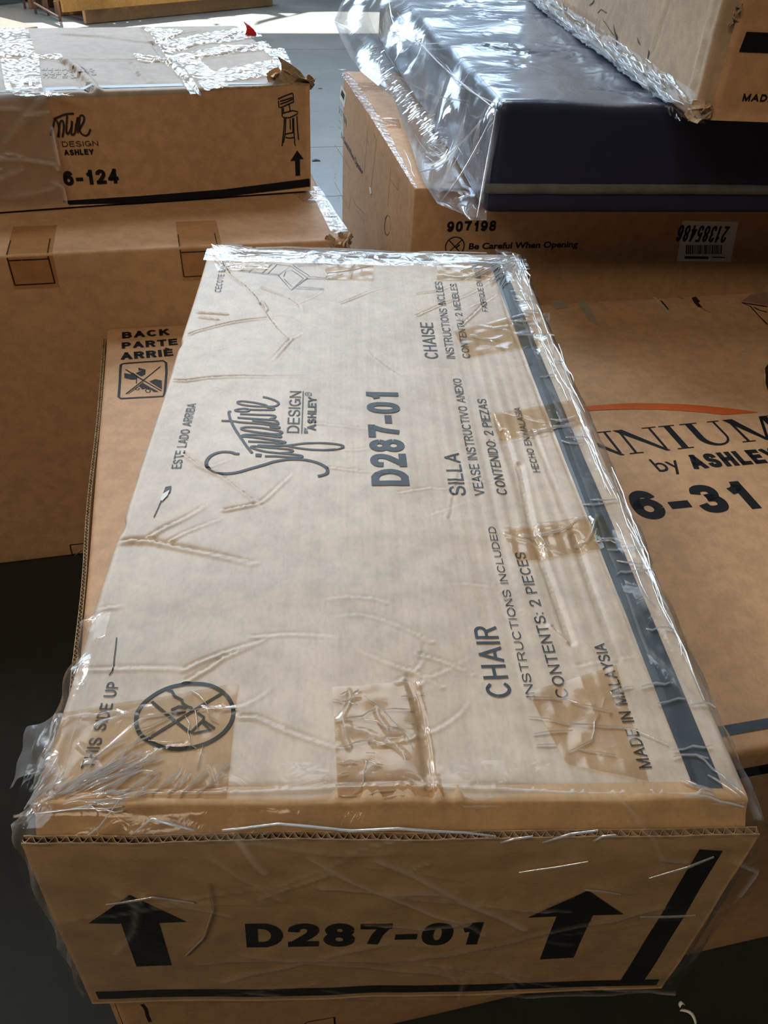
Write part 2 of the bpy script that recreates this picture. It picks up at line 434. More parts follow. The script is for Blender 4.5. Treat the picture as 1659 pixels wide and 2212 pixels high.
def wrinkle_part(root, face, lines, mat, wd=0.0016, ht=0.0012, off=0.0016, name='film_wrinkle', parent=None, seg=0.006):
    out = []
    for l in lines:
        P = np.array(l, float); q = [P[0]]
        for i in range(len(P)-1):
            k = max(1, int(np.linalg.norm(P[i+1]-P[i])/seg))
            for t in range(1, k+1): q.append(P[i] + (P[i+1]-P[i])*t/k)
        out.append(q)
    V, Fc = wrinkle_strips(face, out, wd, ht, off)
    if not V: return None
    return part(root, name, V, Fc, mat, parent=parent, kind='stuff')

# ------------------------------------------------------------------ materials
def nt(name):
    m = bpy.data.materials.new(name); m.use_nodes = True
    return m, m.node_tree.nodes, m.node_tree.links, m.node_tree.nodes['Principled BSDF']
def cardboard(name, col, dark=0.8, spec=0.35, rough=0.62, flute=0.0, flute_axis='X', scale=1.0, stain=0.25):
    m, n, l, b = nt(name)
    tc = n.new('ShaderNodeTexCoord')
    n1 = n.new('ShaderNodeTexNoise'); n1.inputs['Scale'].default_value = 3.2*scale; n1.inputs['Detail'].default_value = 6; n1.inputs['Roughness'].default_value = .62
    mp = n.new('ShaderNodeMapping'); mp.inputs['Scale'].default_value = (300, 120, 300)
    l.new(tc.outputs['Object'], mp.inputs[0]); l.new(tc.outputs['Object'], n1.inputs['Vector'])
    n2 = n.new('ShaderNodeTexNoise'); n2.inputs['Scale'].default_value = 1.0; n2.inputs['Detail'].default_value = 3
    l.new(mp.outputs[0], n2.inputs['Vector'])
    n3 = n.new('ShaderNodeTexNoise'); n3.inputs['Scale'].default_value = 38; n3.inputs['Detail'].default_value = 5
    l.new(tc.outputs['Object'], n3.inputs['Vector'])
    r1 = n.new('ShaderNodeValToRGB'); r1.color_ramp.elements[0].position = .32; r1.color_ramp.elements[1].position = .66
    r1.color_ramp.elements[0].color = (*[c*(1-stain) for c in col], 1); r1.color_ramp.elements[1].color = (*col, 1)
    l.new(n1.outputs['Fac'], r1.inputs[0])
    mx = n.new('ShaderNodeMixRGB'); mx.blend_type = 'MULTIPLY'; mx.inputs[0].default_value = .32
    r2 = n.new('ShaderNodeValToRGB'); r2.color_ramp.elements[0].position = .3; r2.color_ramp.elements[0].color = (.66, .66, .68, 1); r2.color_ramp.elements[1].position = .62
    l.new(n2.outputs['Fac'], r2.inputs[0]); l.new(r1.outputs[0], mx.inputs[1]); l.new(r2.outputs[0], mx.inputs[2])
    mx2 = n.new('ShaderNodeMixRGB'); mx2.blend_type = 'MULTIPLY'; mx2.inputs[0].default_value = .35
    r3 = n.new('ShaderNodeValToRGB'); r3.color_ramp.elements[0].position = .38; r3.color_ramp.elements[0].color = (.6, .6, .62, 1); r3.color_ramp.elements[1].position = .6
    l.new(n3.outputs['Fac'], r3.inputs[0]); l.new(mx.outputs[0], mx2.inputs[1]); l.new(r3.outputs[0], mx2.inputs[2])
    l.new(mx2.outputs[0], b.inputs['Base Color'])
    b.inputs['Roughness'].default_value = rough; b.inputs['Specular IOR Level'].default_value = spec
    bp = n.new('ShaderNodeBump'); bp.inputs['Strength'].default_value = .25; bp.inputs['Distance'].default_value = .0006
    l.new(n3.outputs['Fac'], bp.inputs['Height'])
    if flute:
        wv = n.new('ShaderNodeTexWave'); wv.bands_direction = flute_axis; wv.inputs['Scale'].default_value = 42.0
        wv.inputs['Distortion'].default_value = 0.35; wv.inputs['Detail'].default_value = 1
        l.new(tc.outputs['Object'], wv.inputs['Vector'])
        b2 = n.new('ShaderNodeBump'); b2.inputs['Strength'].default_value = flute; b2.inputs['Distance'].default_value = .0008
        mk = n.new('ShaderNodeMath'); mk.operation = 'MULTIPLY'; l.new(wv.outputs['Fac'], mk.inputs[0]); l.new(n1.outputs['Fac'], mk.inputs[1])
        l.new(mk.outputs[0], b2.inputs['Height']); l.new(bp.outputs[0], b2.inputs['Normal']); l.new(b2.outputs[0], b.inputs['Normal'])
    else: l.new(bp.outputs[0], b.inputs['Normal'])
    return m
def plain(name, col, rough=.5, spec=.5, metal=0.0, nz=0.0, nscale=20):
    m, n, l, b = nt(name)
    b.inputs['Roughness'].default_value = rough; b.inputs['Specular IOR Level'].default_value = spec; b.inputs['Metallic'].default_value = metal
    t = n.new('ShaderNodeTexNoise'); t.inputs['Scale'].default_value = nscale; t.inputs['Detail'].default_value = 5
    tc = n.new('ShaderNodeTexCoord'); l.new(tc.outputs['Object'], t.inputs['Vector'])
    r = n.new('ShaderNodeValToRGB'); r.color_ramp.elements[0].position = .35; r.color_ramp.elements[1].position = .65
    r.color_ramp.elements[0].color = (*[c*(1-nz) for c in col], 1); r.color_ramp.elements[1].color = (*col, 1)
    l.new(t.outputs['Fac'], r.inputs[0]); l.new(r.outputs[0], b.inputs['Base Color'])
    return m
def film(name, tint=(.97, .97, .97), gloss=.9, base=.03, haze=.04, milk=.55, rough=.10, bump=.3, bscale=60, stretch=(1, 1, 1), bdist=.002):
    """thin clear plastic: see-through, glossy towards grazing, milky where folded"""
    m, n, l, b = nt(name); n.remove(b); out = n['Material Output']
    tc = n.new('ShaderNodeTexCoord'); mp = n.new('ShaderNodeMapping'); mp.inputs['Scale'].default_value = stretch
    l.new(tc.outputs['Object'], mp.inputs[0])
    t = n.new('ShaderNodeTexNoise'); t.inputs['Scale'].default_value = bscale; t.inputs['Detail'].default_value = 3; t.inputs['Distortion'].default_value = 1.2
    l.new(mp.outputs[0], t.inputs['Vector'])
    bp = n.new('ShaderNodeBump'); bp.inputs['Strength'].default_value = bump; bp.inputs['Distance'].default_value = bdist
    l.new(t.outputs['Fac'], bp.inputs['Height'])
    lw = n.new('ShaderNodeLayerWeight'); lw.inputs['Blend'].default_value = .5; l.new(bp.outputs[0], lw.inputs['Normal'])
    pw = n.new('ShaderNodeMath'); pw.operation = 'POWER'; pw.inputs[1].default_value = 3.0; l.new(lw.outputs['Facing'], pw.inputs[0])
    ma = n.new('ShaderNodeMath'); ma.operation = 'MULTIPLY_ADD'; ma.inputs[1].default_value = gloss; ma.inputs[2].default_value = base; ma.use_clamp = True
    l.new(pw.outputs[0], ma.inputs[0])
    tr = n.new('ShaderNodeBsdfTransparent'); tr.inputs[0].default_value = (*tint, 1)
    gl = n.new('ShaderNodeBsdfGlossy'); gl.inputs['Roughness'].default_value = rough; l.new(bp.outputs[0], gl.inputs['Normal'])
    gl.inputs['Color'].default_value = (1, 1, 1, 1)
    m1 = n.new('ShaderNodeMixShader'); l.new(ma.outputs[0], m1.inputs[0]); l.new(tr.outputs[0], m1.inputs[1]); l.new(gl.outputs[0], m1.inputs[2])
    df = n.new('ShaderNodeBsdfDiffuse'); df.inputs[0].default_value = (.85, .87, .9, 1)
    tl = n.new('ShaderNodeBsdfTranslucent'); tl.inputs[0].default_value = (.85, .87, .9, 1)
    md = n.new('ShaderNodeMixShader'); md.inputs[0].default_value = .4; l.new(df.outputs[0], md.inputs[1]); l.new(tl.outputs[0], md.inputs[2])
    at = n.new('ShaderNodeAttribute'); at.attribute_name = 'fold'
    mf = n.new('ShaderNodeMath'); mf.operation = 'MULTIPLY_ADD'; mf.inputs[1].default_value = milk; mf.inputs[2].default_value = haze; mf.use_clamp = True
    l.new(at.outputs['Fac'], mf.inputs[0])
    m2 = n.new('ShaderNodeMixShader'); l.new(mf.outputs[0], m2.inputs[0]); l.new(m1.outputs[0], m2.inputs[1]); l.new(md.outputs[0], m2.inputs[2])
    l.new(m2.outputs[0], out.inputs[0])
    return m
def crease_white(name):
    m, n, l, b = nt(name)
    b.inputs['Base Color'].default_value = (.85, .88, .92, 1); b.inputs['Roughness'].default_value = .18
    b.inputs['Specular IOR Level'].default_value = 1.0; b.inputs['Alpha'].default_value = .75
    return m

M = dict(
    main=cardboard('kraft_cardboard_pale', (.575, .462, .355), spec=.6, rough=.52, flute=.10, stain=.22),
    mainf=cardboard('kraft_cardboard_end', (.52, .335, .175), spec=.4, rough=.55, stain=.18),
    brown=cardboard('kraft_cardboard_brown', (.50, .295, .155), spec=.3, rough=.6, stain=.10),
    dust=cardboard('kraft_cardboard_dusty', (.35, .285, .225), spec=.28, rough=.6, stain=.18),
    worn=cardboard('kraft_cardboard_worn', (.52, .385, .26), spec=.4, rough=.55, stain=.25, scale=2),
    core=plain('raw_cardboard_edge', (.40, .28, .17), .8, .2, nz=.4, nscale=90),
    ink=plain('grey_blue_ink', (.030, .044, .060), .55, .35, nz=.35, nscale=60),
    band=plain('slate_band_ink', (.045, .058, .072), .48, .45, nz=.3, nscale=45),
    black=plain('black_ink', (.006, .006, .008), .6, .2, nz=.2, nscale=60),
    thin=plain('brown_black_ink', (.02, .013, .010), .5, .3),
    faint=plain('faded_ink', (.20, .15, .11), .55, .4),
    orange=plain('orange_ink', (.50, .095, .018), .5, .4, nz=.15),
    navy=plain('navy_cover', (.012, .016, .035), .42, .5, nz=.3, nscale=8),
    grey=plain('grey_binding', (.11, .12, .12), .4, .5, nz=.3, nscale=30),
    paper=plain('white_label_paper', (.62, .62, .60), .5, .4),
    red=plain('red_plastic', (.55, .02, .02), .35, .5),
    tape=film('clear_packing_tape', (.87, .78, .66), gloss=.30, base=.025, haze=.01, milk=.2, rough=.14, bump=.2, bscale=60, bdist=.0010),
    shiny=film('shiny_packing_tape', (.90, .84, .76), gloss=.5, base=.03, haze=.01, milk=.1, rough=.16, bump=.45, bscale=50, bdist=.0015),
    film=film('stretch_film', (.98, .98, .98), gloss=.7, base=.010, haze=.004, milk=.22, rough=.12, bump=.5, bscale=45, bdist=.002),
    hazy=film('hazy_stretch_film', (.80, .80, .78), gloss=.5, base=.03, haze=.10, milk=.5, rough=.25, bump=.6, bscale=30, bdist=.003),
    bag=film('plastic_bag', (.90, .93, .97), gloss=.6, base=.05, haze=.04, milk=.25, rough=.12, bump=.22, bscale=6, bdist=.012),
    crease=film('film_crease', (.97, .98, 1), gloss=1.0, base=.30, haze=.32, milk=0, rough=.16, bump=.25, bscale=120, bdist=.001),
)
# ================================================================== THE HALL
def slab(name, quad, th, mat, kind='structure'):
    P = np.array(quad, float); n = np.cross(P[1]-P[0], P[2]-P[0]); n /= np.linalg.norm(n)
    V = np.vstack([P, P - n*th])
    o = mesh_obj(name, V, [[0, 1, 2, 3], [7, 6, 5, 4], [0, 4, 5, 1], [1, 5, 6, 2], [2, 6, 7, 3], [3, 7, 4, 0]], mat, smooth=False)
    if kind: o['kind'] = kind
    return o
def concrete(name, lo, hi, rough=.38, spec=.9):
    m, n, l, b = nt(name)
    tc = n.new('ShaderNodeTexCoord')
    a = n.new('ShaderNodeTexNoise'); a.inputs['Scale'].default_value = 1.4; a.inputs['Detail'].default_value = 8; a.inputs['Roughness'].default_value = .65
    c = n.new('ShaderNodeTexNoise'); c.inputs['Scale'].default_value = 24; c.inputs['Detail'].default_value = 6
    l.new(tc.outputs['Object'], a.inputs['Vector']); l.new(tc.outputs['Object'], c.inputs['Vector'])
    r = n.new('ShaderNodeValToRGB'); r.color_ramp.elements[0].position = .3; r.color_ramp.elements[1].position = .7
    r.color_ramp.elements[0].color = (*lo, 1); r.color_ramp.elements[1].color = (*hi, 1)
    l.new(a.outputs['Fac'], r.inputs[0])
    mx = n.new('ShaderNodeMixRGB'); mx.blend_type = 'MULTIPLY'; mx.inputs[0].default_value = .5
    l.new(r.outputs[0], mx.inputs[1]); l.new(c.outputs['Fac'], mx.inputs[2]); l.new(mx.outputs[0], b.inputs['Base Color'])
    b.inputs['Roughness'].default_value = rough; b.inputs['Specular IOR Level'].default_value = spec
    bp = n.new('ShaderNodeBump'); bp.inputs['Strength'].default_value = .2; bp.inputs['Distance'].default_value = .004
    l.new(c.outputs['Fac'], bp.inputs['Height']); l.new(bp.outputs[0], b.inputs['Normal'])
    return m
MC = concrete('worn_concrete', (.065, .068, .063), (.125, .13, .125)); MD = concrete('shade_toned_concrete', (.016, .017, .014), (.030, .031, .026), .75, .18)  # the second carries the near floor's shade in its colour
mwall = plain('painted_block_wall', (.10, .085, .07), .8, .2, nz=.2, nscale=3)
mroof = plain('steel_roof_deck', (.09, .09, .09), .6, .3, nz=.2, nscale=3)
# floor cast in bays with sawn joints between them
gap = 0.006; xs = [-9, -2.3, 3.4, 9]; 
J = None
def build_floor():
    V = []; Fc = []
    base = [room(-9.0, -6.2, -.012), room(9.0, -6.2, -.012), room(9.0, 24, -.012), room(-9.0, 24, -.012)]
    ys = [-6.2, -2.6, 2.35, 4.28, 5.235, 8.45, 13.0, 24.0]
    for i in range(len(xs)-1):
        for j in range(len(ys)-1):
            b = len(V)
            x0, x1, y0, y1 = xs[i]+gap/2, xs[i+1]-gap/2, ys[j]+gap/2, ys[j+1]-gap/2
            V += [room(x0, y0, 0), room(x1, y0, 0), room(x1, y1, 0), room(x0, y1, 0), room(x0, y0, -.012), room(x1, y0, -.012), room(x1, y1, -.012), room(x0, y1, -.012)]
            Fc += [[b, b+1, b+2, b+3], [b, b+4, b+5, b+1], [b+1, b+5, b+6, b+2], [b+2, b+6, b+7, b+3], [b+3, b+7, b+4, b]]
    b = len(V); V += base; Fc += [[b, b+1, b+2, b+3]]
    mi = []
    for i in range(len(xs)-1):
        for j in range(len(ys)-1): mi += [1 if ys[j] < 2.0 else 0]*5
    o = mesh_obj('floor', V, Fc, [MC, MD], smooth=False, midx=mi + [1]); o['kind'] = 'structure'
build_floor()
slab('wall_left', [room(-9, -6.2, 0), room(-9, 13, 0), room(-9, 13, 7), room(-9, -6.2, 7)], .2, mwall)
slab('wall_right', [room(9, 13, 0), room(9, -6.2, 0), room(9, -6.2, 7), room(9, 13, 7)], .2, mwall)
slab('wall_front', [room(9, -6.2, 0), room(-9, -6.2, 0), room(-9, -6.2, 7), room(9, -6.2, 7)], .2, mwall)
slab('ceiling', [room(-9, -6.2, 7), room(-9, 13, 7), room(9, 13, 7), room(9, -6.2, 7)], .15, mroof)
slab('wall_back_header', [room(-9, 13, 5.8), room(9, 13, 5.8), room(9, 13, 7), room(-9, 13, 7)], .2, mwall)
slab('wall_back_left', [room(-9, 13, 0), room(-5.5, 13, 0), room(-5.5, 13, 6), room(-9, 13, 6)], .2, mwall)
def sun_blocker():  # added out of view to shape the sunlight on the floor
    """tall unseen sheet added over most of the doorway; the gaps in it let the sun patches through"""
    Y = 13.25; az = SUN_AZ - ROOM
    def back(px, py):                       # floor point -> point of the sheet on the same sun ray
        p = unp(px, py, vec(0, 0, 1), 0.0); c, s_ = math.cos(ROOM), math.sin(ROOM)
        x, y = c*p[0] + s_*p[1], -s_*p[0] + c*p[1]; t = (Y - y)/math.cos(az)
        return (x - math.sin(az)*t, t*math.tan(SUN_EL))
    Zb = lambda p: [back(300 + x/3.6065, y/3.6065) for x, y in p]
    holes = [Zb([(500, 115), (590, 112), (632, 132), (560, 150)]), Zb([(668, 107), (740, 110), (760, 127), (700, 128)]), Zb([(612, 158), (700, 128), (850, 106), (1000, 112), (1070, 128), (920, 165), (740, 184)]),
             Zb([(1085, 102), (1235, 104), (1160, 126)]), Zb([(572, 186), (620, 180), (636, 192), (600, 206)])]
    d0, d1, d2, d3 = back(720, 25), back(668, 26), back(600, 46), back(546, 57)
    outer = [(-5.6, 0), (7.1, 0), (7.1, d0[1]), d0, d1, (d2[0]-.1, d2[1]), d3, (d3[0]-.35, 6.2), (-5.6, 6.2)]
    bm = bmesh.new()
    def loop(pts):
        vs = [bm.verts.new(room(x, Y, z)) for x, z in pts]
        for a, b in zip(vs, vs[1:] + vs[:1]): bm.edges.new((a, b))
    loop(outer)
    for h in holes: loop(h)
    bmesh.ops.triangle_fill(bm, edges=bm.edges[:], use_beauty=True)
    me = bpy.data.meshes.new('sun_blocker_1'); bm.to_mesh(me); bm.free(); me.materials.append(mroof)
    o = bpy.data.objects.new('sun_blocker_1', me); C.objects.link(o); o['kind'] = 'structure'
    md = o.modifiers.new('thick', 'SOLIDIFY'); md.thickness = .01
sun_blocker()
slab('wall_back_right', [room(7.0, 13, 0), room(9, 13, 0), room(9, 13, 6), room(7.0, 13, 6)], .2, mwall)

# ================================================================== MAIN CARTON (centre)
W, L, H = 0.56, 1.12853, 0.31587
CY, CZ = 0.020, 0.018
root = thing('cardboard_box', 'long pale cardboard box in the centre, end wrapped in clear film, marked D287-01', 'box', (0.28, 0.0, FH))
cz0 = Carton((0, 0.018, FH), 0.0, (W, L-0.018, H))
TOPF = Face((0, 0, FH+H), (1, 0, 0), (0, 1, 0), (0, 0, 1), W, L)
def tpx(pts): return [TOPF.px(*p) for p in pts]
cr = Creases()
def fold(pts, wd, dep, lip=.6, taper=True): cr.add(smooth_line(tpx(pts), 3), wd*.62, dep, lip, taper)
fold([(248, 1168), (272, 1165), (300, 1162), (340, 1165), (400, 1180), (470, 1195), (545, 1212)], .006, .0065, .5)
fold([(362, 818), (402, 820), (452, 813), (560, 810), (690, 808)], .004, .0034, .5)
fold([(408, 721), (430, 712), (484, 698), (533, 689), (570, 685), (612, 682)], .004, .0034, .5)
fold([(453, 550), (475, 565), (504, 598), (530, 617), (557, 644), (572, 668), (590, 693), (605, 711), (627, 727), (650, 716)], .004, .0034, .9)
fold([(627, 729), (606, 752), (586, 774)], .0035, .0022, .8)
fold([(566, 621), (593, 630), (622, 641), (646, 658), (653, 675)], .0035, .0022, .8)
fold([(735, 653), (774, 638), (800, 627), (850, 612)], .003, .0016, .8)
fold([(900, 679), (930, 665), (960, 652), (996, 641), (1030, 625), (1056, 608)], .003, .0020, -.7)
fold([(900, 632), (948, 625), (980, 612), (1018, 599)], .003, .0016, -.7)
fold([(996, 700), (1025, 674), (1045, 654), (1070, 637)], .003, .0024, -.7)
fold([(400, 978), (420, 993), (440, 1006), (478, 1023), (507, 1043), (553, 1080), (576, 1100), (640, 1150)], .004, .0024, .8)
fold([(486, 1099), (536, 1089), (565, 1080), (605, 1043), (628, 1022)], .004, .0022, .7)
fold([(402, 1468), (452, 1440), (477, 1422), (525, 1400), (590, 1368)], .0035, .0018, .8)
fold([(398, 1443), (450, 1420), (520, 1396), (545, 1388)], .0035, .0018, .8)
fold([(712, 1005), (767, 1011), (802, 1014), (850, 1020)], .003, .0012, .8)
fold([(300, 1166), (318, 1156), (350, 1136), (400, 1113), (440, 1090)], .005, .0030, .7)
fold([(345, 1172), (372, 1160), (400, 1146), (470, 1120)], .004, .0022, .7)
fold([(429, 673), (455, 675), (489, 678)], .0035, .0026, .9, False)
fold([(432, 683), (455, 686), (470, 688)], .003, .002, .9, False)
fold([(205, 1316), (230, 1311), (256, 1308)], .004, .0018, .8)
fold([(166, 1443), (240, 1442), (330, 1440), (412, 1441)], .004, .0014, .8)
fold([(520, 1545), (560, 1548), (620, 1575), (690, 1600), (722, 1612)], .0035, .0018, .8)
fold([(400, 1608), (340, 1618), (300, 1648), (250, 1680)], .003, .0014, .8)
fold([(905, 1410), (960, 1425), (1020, 1452), (1075, 1500)], .003, .0012, .8)
fold([(860, 1060), (960, 1050), (1060, 1110)], .003, .0008, .8)
fold([(330, 545), (430, 552)], .003, .001)
fold([(1119, 1000), (1135, 1080), (1151, 1154), (1190, 1270), (1228, 1382)], .005, .0030, -.9, False)
fold([(1228, 1382), (1212, 1368), (1196, 1352)], .004, .0020, -.9, False)
fold([(1085, 930), (1110, 1010), (1140, 1115)], .005, .0018, -.9)
fold([(1236, 1154), (1260, 1225), (1283, 1297), (1328, 1425)], .005, .0020, -.9)
fold([(1150, 930), (1180, 1010), (1236, 1154)], .004, .0016, -.9)
fold([(1060, 890), (1098, 990), (1160, 1190)], .004, .0012, -.9)
fold([(1070, 600), (1110, 720), (1200, 950), (1300, 1200), (1420, 1500), (1520, 1735)], .003, .0012, -.5, False)
fold([(880, 1465), (905, 1560), (925, 1720)], .005, .0020, -.9, False)
fold([(120, 1712), (500, 1703), (800, 1691), (1000, 1692), (1250, 1702), (1500, 1706)], .005, .0022, -.8, False)
_rc = random.Random(404)
for _k in range(46):                 # many faint handling creases
    _p = np.array([_rc.uniform(.02, .50), _rc.uniform(.06, 1.05)]); _a = _rc.choice((.1, .5, 2.4, 2.9, 1.2)) + _rc.gauss(0, .25); _l = [_p]
    for _i in range(4):
        _a += _rc.gauss(0, .25); _p = _p + _rc.uniform(.008, .028)*np.array([math.cos(_a), math.sin(_a)]); _l.append(_p)
    cr.add(smooth_line(_l, 2), .0022, _rc.uniform(.0003, .0010), .8)
_n1, _n2, _n3 = Noise(11), Noise(12), Noise(13)
def top_relief(x, y):
    e = np.clip(np.minimum.reduce([x/.03, (W-x)/.03, (y+0*x)/.02, (L-y)/.02]), 0, 1)
    h = cr(x, y)*np.clip(e*2, .25, 1)
    h = h + .0016*_n1(x, y, 3.2)*e + .0007*_n2(x, y, 9)*e - .004*np.exp(-((x-.28)/.2)**2 - ((y-.62)/.4)**2)
    h = h + .00016*_n3(x*3.0, y*.6, 14)*e
    # pressed flutes, long ribs running the length of the board at the right
    rb = np.exp(-((x-.44)/.075)**2)*np.exp(-((y-.42)/.33)**2)
    h = h + rb*.00035*np.sin(x*2*np.pi/.0165 + 1.1*_n1(x*.3, y, 2.5))
    return h
TOPF.f = top_relief
def side_relief(seed, amp, fr=4):
    nz = Noise(seed)
    return lambda u, v: amp*nz(u, v, fr)
def left_relief(y, z):
    return .0028*_n2(y, z*.3, 3.0) - .006*np.exp(-((y-.33)/.012)**2)*np.clip((z-.22)/.09, 0, 1) - .004*np.exp(-((y-.74)/.01)**2)*np.clip((z-.24)/.08, 0, 1)
cz0.F['top'].f = lambda u, v: top_relief(u, v+.018)
cz0.F['front'].f = lambda u, v: np.zeros(np.broadcast(u, v).shape)
cz0.F['left'].f = left_relief
cz0.F['right'].f = side_relief(23, .003, 3.5)
cz0.F['back'].f = side_relief(24, .0015)
cz0.r = .007
cz0.body(root, M['main'], .0019, zstep=.02)
# end panel with its raw fluted edge standing in front of the folded top flap
FRONTF = Face((0, 0, FH), (1, 0, 0), (0, 0, 1), (0, -1, 0), W, H, lambda u, v: .0012*_n2(u, v, 4)+.0006*_n3(u, v, 11))
def plate(root, face, w0, w1, h0, h1, th, mat, core, name='end_panel', nu=80, nv=30, wav=.0, edge='top', seed=5, flute=.0085, fluted=True, top_fn=None, fl0=None):
    """corrugated board panel: outer liner, inner liner and a fluted core you can see on its raw top edge"""
    us = np.linspace(w0, w1, nu); V = []; Fc = []; mi = []
    nz = Noise(seed)
    tf = top_fn or (lambda u: 0*u)
    for lay in (0, 1):
        base = len(V)
        for u in us:
            for t in np.linspace(0, 1, nv):
                v = h0 + (h1 + float(tf(np.array(u))) - h0)*t
                p = face.P([(u, v)], -th*lay)[0]; V.append(p)
        f = grid_faces(nu, nv, base)
        Fc += [list(q) for q in f]; mi += [0]*len(f)
    n0 = nu*nv
    for i in range(nu-1):           # side, bottom and edge caps (liner thickness)
        a, b = i*nv, (i+1)*nv
        Fc.append([a, b, b+n0, a+n0]); mi.append(0)
    for i in (0, nu-1):
        for j in range(nv-1):
            a = i*nv+j; Fc.append([a, a+1, a+1+n0, a+n0]); mi.append(0)
    o = part(root, name, V, Fc, [mat, core], midx=mi)
    if fluted:                      # core: a wave running between the liners + lip of each liner
        V = []; Fc = []
        w2 = w0 if fl0 is None else fl0
        m = int((w1-w2)/flute*8); lt = .0009
        uu = np.linspace(w2, w1, m)
        wv = np.sin((uu-w2)/flute*2*np.pi)*(th/2-lt)
        jit = .0006*nz(uu*8, uu*3, 9)
        for k, u in enumerate(uu):
            t = h1 + float(tf(np.array(u))) + jit[k]
            for off, hh in ((-th/2+wv[k]-.0004, t), (-th/2+wv[k]+.0004, t), (-th/2+wv[k]-.0004, t-.008), (-th/2+wv[k]+.0004, t-.008)):
                V.append(face.P([(u, hh)], off)[0])
        for k in range(m-1):
            a = 4*k; b = a+4
            Fc += [[a, a+1, b+1, b], [a, b, b+2, a+2], [a+1, a+3, b+3, b+1]]
        for off in (0.0003, -th+lt):       # liner lips
            base = len(V)
            for k, u in enumerate(uu[::4]):
                t = h1 + float(tf(np.array(u))) + jit[::4][k] + .0005
                for o2, hh in ((off, t), (off-lt, t), (off, t-.004), (off-lt, t-.004)): V.append(face.P([(u, hh)], o2)[0])
            for k in range(len(uu[::4])-1):
                a = base+4*k; b = a+4
                Fc += [[a, a+1, b+1, b], [a, b, b+2, a+2], [a+1, a+3, b+3, b+1]]
        part(root, 'fluted_edge', V, Fc, core, 'raw corrugated edge showing its flutes', smooth=False)
    return o
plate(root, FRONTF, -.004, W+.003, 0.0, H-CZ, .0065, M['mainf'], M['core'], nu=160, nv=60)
# folded flap between the raw edge and the top
def flap():
    xs_ = np.linspace(.004, W-.004, 140); V = []; nz = Noise(31)
    prof = [(.0085, -.060), (.0085, -.0225), (.0092, -.0195), (.0112, -.0160), (.0140, -.0110), (.0166, -.0062), (.0186, -.0022), (.0196, .0002), (.0212, .0016), (.0250, .0018), (.036, .0003)]
    for x in xs_:
        e = 1 - .5*math.exp(-x/.02) - .8*math.exp(-(W-x)/.03)
        for k, (y, z) in enumerate(prof):
            s = math.sin(k/(len(prof)-1)*math.pi)
            V.append((x, y + (.0016*float(nz(x, 0, 4)) + .0008*float(nz(x, k*.05, 14)))*s, FH+H + z*1.0 + float(top_relief(np.array(x), np.array(.036)))*(k/(len(prof)-1)) + s*.0020*float(nz(x, 0, 3.2)) - .002*(1-e)))
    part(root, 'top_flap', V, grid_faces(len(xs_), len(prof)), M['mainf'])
flap()
# printing on the top
TX = [('D287-01', (885, 1047), (860, 842), (803, 1047), .028), ('DESIGN', (646, 931), (651, 844), (619, 931), 0), ('ASHLEY', (683, 926), (684, 855), (663, 926), .04),
      ('BY', (665, 932), (665, 921), (656, 932), .01), ('CHAIR', (1108, 1503), (1072, 1350), (1053, 1503), -.006), ('INSTRUCTIONS INCLUDED', (1157, 1504), (1070, 1134), (1137, 1504), 0),
      ('CONTENTS: 2 PIECES', (1230, 1506), (1134, 1188), (1203, 1506), 0), ('MADE IN MALAYSIA', (1408, 1660), (1305, 1390), (1380, 1660), 0), ('SILLA', (1008, 1066), (992, 975), (972, 1066), 0),
      ('VEASE INSTRUCTIVO ANEXO', (1048, 1067), (996, 813), (1026, 1067), 0), ('CONTENIDO: 2 PIEZAS', (1097, 1065), (1050, 858), (1074, 1065), 0), ('HECHO EN MALASIA', (1168, 1017), (1124, 876), (1152, 1017), 0),
      ('CHAISE', (948, 771), (935, 695), (918, 771), 0), ('INSTRUCTIONS INCLUES', (984, 771), (955, 607), (965, 771), 0), ('CONTENTU: 2 MEUBLES', (1017, 770), (986, 612), (1000, 770), 0),
      ('FABRIQUE EN MALAISIE', (1055, 672), (1030, 562), (1042, 672), 0), ('ESTE LADO ARRIBA', (391, 1010), (424, 869), (370, 1008), 0), ('THIS SIDE UP', (203, 1662), (259, 1475), (176, 1657), 0),
      ('CECOTE EN HAUT', (477, 632), (494, 550), (463, 632), 0)]
for s, a, b, c, bd in TX: text(root, TOPF, s, a, b, c, M['ink'], bd, wt=.21 if s == 'D287-01' else None, sp=.14 if s == 'D287-01' else .20)
Z7 = lambda p: zoom(p, 420, 820, 3.45625)
